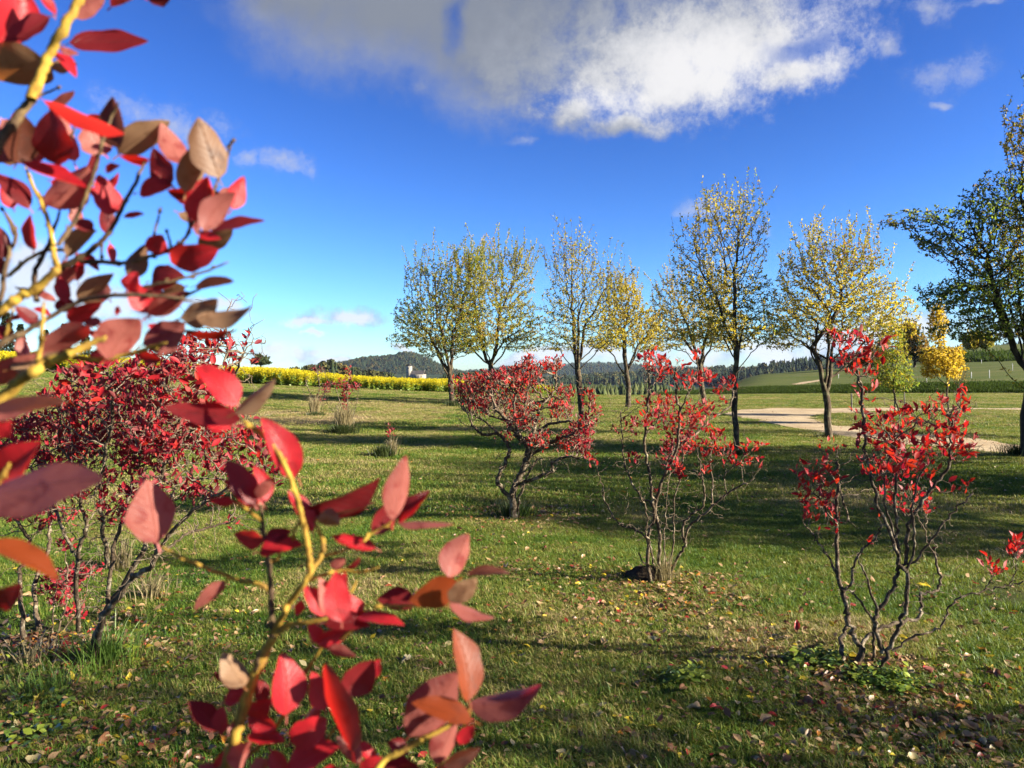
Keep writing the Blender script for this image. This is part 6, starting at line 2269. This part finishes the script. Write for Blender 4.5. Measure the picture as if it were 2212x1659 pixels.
for pts_c in ([(-0.28, 0.60, -0.02), (-0.275, 0.61, 0.6), (-0.26, 0.60, 1.1), tuple(P(345.6 + 120 * .5574, 734.4 + 1980 * .5574, DB))], [(-0.25, 0.60, -0.02), (-0.20, 0.60, 0.6), (-0.14, 0.59, 1.1), tuple(P(345.6 + 720 * .5574, 734.4 + 1980 * .5574, DB - 0.02))]):
    c, rr = catmull([np.array(q) - np.array(SB.location) for q in pts_c], [0.009, 0.008, 0.0065, 0.0050], 8)
    tb = Tubes()
    tb.add(c, rr, 9, rough=0.05)
    link('cane', tb.mesh('cane', M_bush), SB)
LB = [
    ((302, 248), (145, 88), 112, 'r', 0), ((312, 322), (15, 268), 92, 'd', -.01), ((280, 330), (150, 305), 60, 'r', .01), ((288, 285), (448, 146), 62, 't', -.03), ((535, 535), (405, 298), 118, 'r', -.01), ((365, 635), (255, 465), 100, 'd', -.01), ((400, 640), (300, 480), 84, 't', .01),
    ((385, 650), (250, 540), 70, 'r', .01), ((402, 635), (368, 485), 70, 'r', 0), ((385, 620), (445, 535), 52, 'p', -.01), ((290, 632), (188, 620), 38, 'r', 0), ((405, 775), (288, 748), 72, 'r', 0), ((402, 772), (508, 738), 62, 'd', 0), ((382, 820), (555, 786), 74, 'r', -.01),
    ((592, 745), (495, 585), 66, 'r', 0), ((562, 662), (860, 540), 74, 'd', 0), ((590, 682), (835, 628), 50, 'b', .01), ((610, 690), (700, 712), 62, 't', 0), ((822, 750), (935, 600), 88, 'd', 0), ((902, 700), (952, 446), 84, 'p', -.02), ((915, 702), (1040, 578), 62, 'd', .01),
    ((920, 702), (1140, 708), 28, 'm', 0), ((835, 808), (660, 760), 58, 'r', 0), ((1112, 918), (1188, 746), 112, 'p', 0), ((1190, 902), (1360, 894), 38, 'b', .0), ((990, 1025), (838, 1005), 92, 'd', .01), ((1150, 935), (965, 1015), 112, 'o', -.01), ((1125, 1022), (1230, 925), 84, 't', -.02),
    ((1118, 1015), (1295, 1085), 48, 'p', 0), ((705, 1092), (680, 895), 108, 'r', -.03), ((645, 1065), (562, 950), 78, 'r', 0), ((690, 1085), (620, 920), 80, 'p', .01), ((765, 1095), (740, 985), 80, 'r', .01), ((640, 1095), (815, 1100), 66, 'd', -.02), ((765, 1060), (948, 1092), 48, 'r', -.01),
    ((680, 895), (712, 845), 52, 'p', 0), ((600, 1172), (742, 1125), 66, 'r', 0), ((650, 1188), (762, 1226), 42, 'p', 0), ((575, 1100), (642, 1182), 56, 'r', .01), ((720, 892), (778, 846), 22, 'd', 0), ((325, 1345), (240, 1215), 100, 't', -.01), ((345, 1370), (210, 1290), 70, 'd', .01),
    ((492, 1455), (478, 1210), 136, 'r', -.01), ((245, 1405), (345, 1375), 62, 'r', 0), ((225, 1515), (110, 1395), 86, 'd', 0), ((238, 1528), (240, 1418), 66, 'r', 0), ((345, 1465), (430, 1395), 84, 'r', .01), ((345, 1452), (455, 1505), 74, 'r', 0), ((640, 1432), (585, 1285), 92, 'r', .01),
    ((712, 1368), (828, 1238), 122, 'd', -.01), ((790, 1330), (852, 1235), 60, 'r', .01), ((748, 1595), (645, 1250), 96, 'm', -.04), ((505, 1565), (650, 1475), 124, 'r', -.01), ((340, 1542), (488, 1562), 62, 'r', 0), ((480, 1680), (695, 1568), 118, 'r', -.01), ((300, 1665), (345, 1545), 84, 'p', -.01),
    ((430, 1592), (510, 1680), 64, 'r', 0), ((775, 1640), (685, 1535), 70, 'p', 0), ((775, 1680), (865, 1620), 60, 'r', 0), ((962, 1540), (1152, 1290), 158, 'm', -.01), ((1202, 1402), (1145, 1115), 112, 'o', -.03), ((1202, 1425), (1488, 1352), 104, 'm', -.02), ((1212, 1475), (975, 1400), 86, 'o', -.04),
    ((1078, 1650), (1150, 1478), 92, 'p', 0), ((1162, 1565), (1218, 1488), 56, 'r', .01), ((1100, 1650), (1245, 1580), 62, 'b', -.01), ((865, 1645), (1005, 1655), 50, 'd', .01), ((1060, 1680), (1180, 1640), 60, 'd', 0), ((240, 1700), (150, 1650), 60, 'p', 0), ((250, 1590), (215, 1670), 60, 'r', .01),
    ((410, 1400), (370, 1320), 66, 'd', .02), ((450, 1420), (530, 1400), 50, 'r', .02), ((280, 1480), (300, 1580), 50, 'p', 0), ((760, 1560), (850, 1650), 50, 'r', .01), ((640, 1000), (720, 900), 80, 'r', .01), ((1150, 1440), (1090, 1300), 70, 'm', .01), ((960, 1600), (880, 1560), 60, 'd', .02),
    ((600, 1540), (640, 1610), 60, 'd', .02), ((800, 1050), (740, 1130), 60, 'd', .01), ((550, 1010), (530, 1070), 40, 'r', .01), ((560, 1480), (620, 1400), 50, 'p', .02), ((1000, 1660), (900, 1700), 60, 'd', 0), ((690, 1660), (620, 1700), 60, 'r', 0), ((360, 1690), (420, 1620), 60, 'p', 0)]
for (b0, t0, wp, kd, dd) in LB:
    b1, t1 = z3(b0, t0)
    close_leaf(SB, b1, t1, wp * .5574, kd, DB + dd)
close_leaf(SB, (341, 1174), (318, 1036), 98, 'p', DB)
close_leaf(SB, (488, 1256), (421, 1322), 32, 'p', DB)

# ------------------------------------------------------------------ dark bank under the upper field
r_ = np.random.default_rng(14)
Y = r_.uniform(166, 182, 2600)
px = r_.uniform(2065, 2420, 2600)
X = (px - 1106) / F * Y
gn_scatter('rough_grass', np.stack([X, Y, terrain(X, Y)], -1), r_.uniform(14, 28, 2600), ROUGH, tilt=0.2, label='dark bank of scrub under the upper green field at right', cat='grass')

# ------------------------------------------------------------------ air
hz = bpy.data.materials.new('air')
hz.use_nodes = True
t = NT(hz.node_tree)
t.n.clear()
o_ = t.node('ShaderNodeOutputMaterial')
pv = t.node('ShaderNodeVolumePrincipled')
pv.inputs['Color'].default_value = (0.50, 0.66, 1.0, 1)
pv.inputs['Density'].default_value = 0.000028
pv.inputs['Anisotropy'].default_value = 0.2
t.l.new(pv.outputs[0], o_.inputs['Volume'])
hb_ = box_mesh('haze', -6500, 6500, -70, 7700, -60, 150, hz)
link('haze', hb_, kind='stuff', label='thin blue autumn air over the valley', cat='haze')
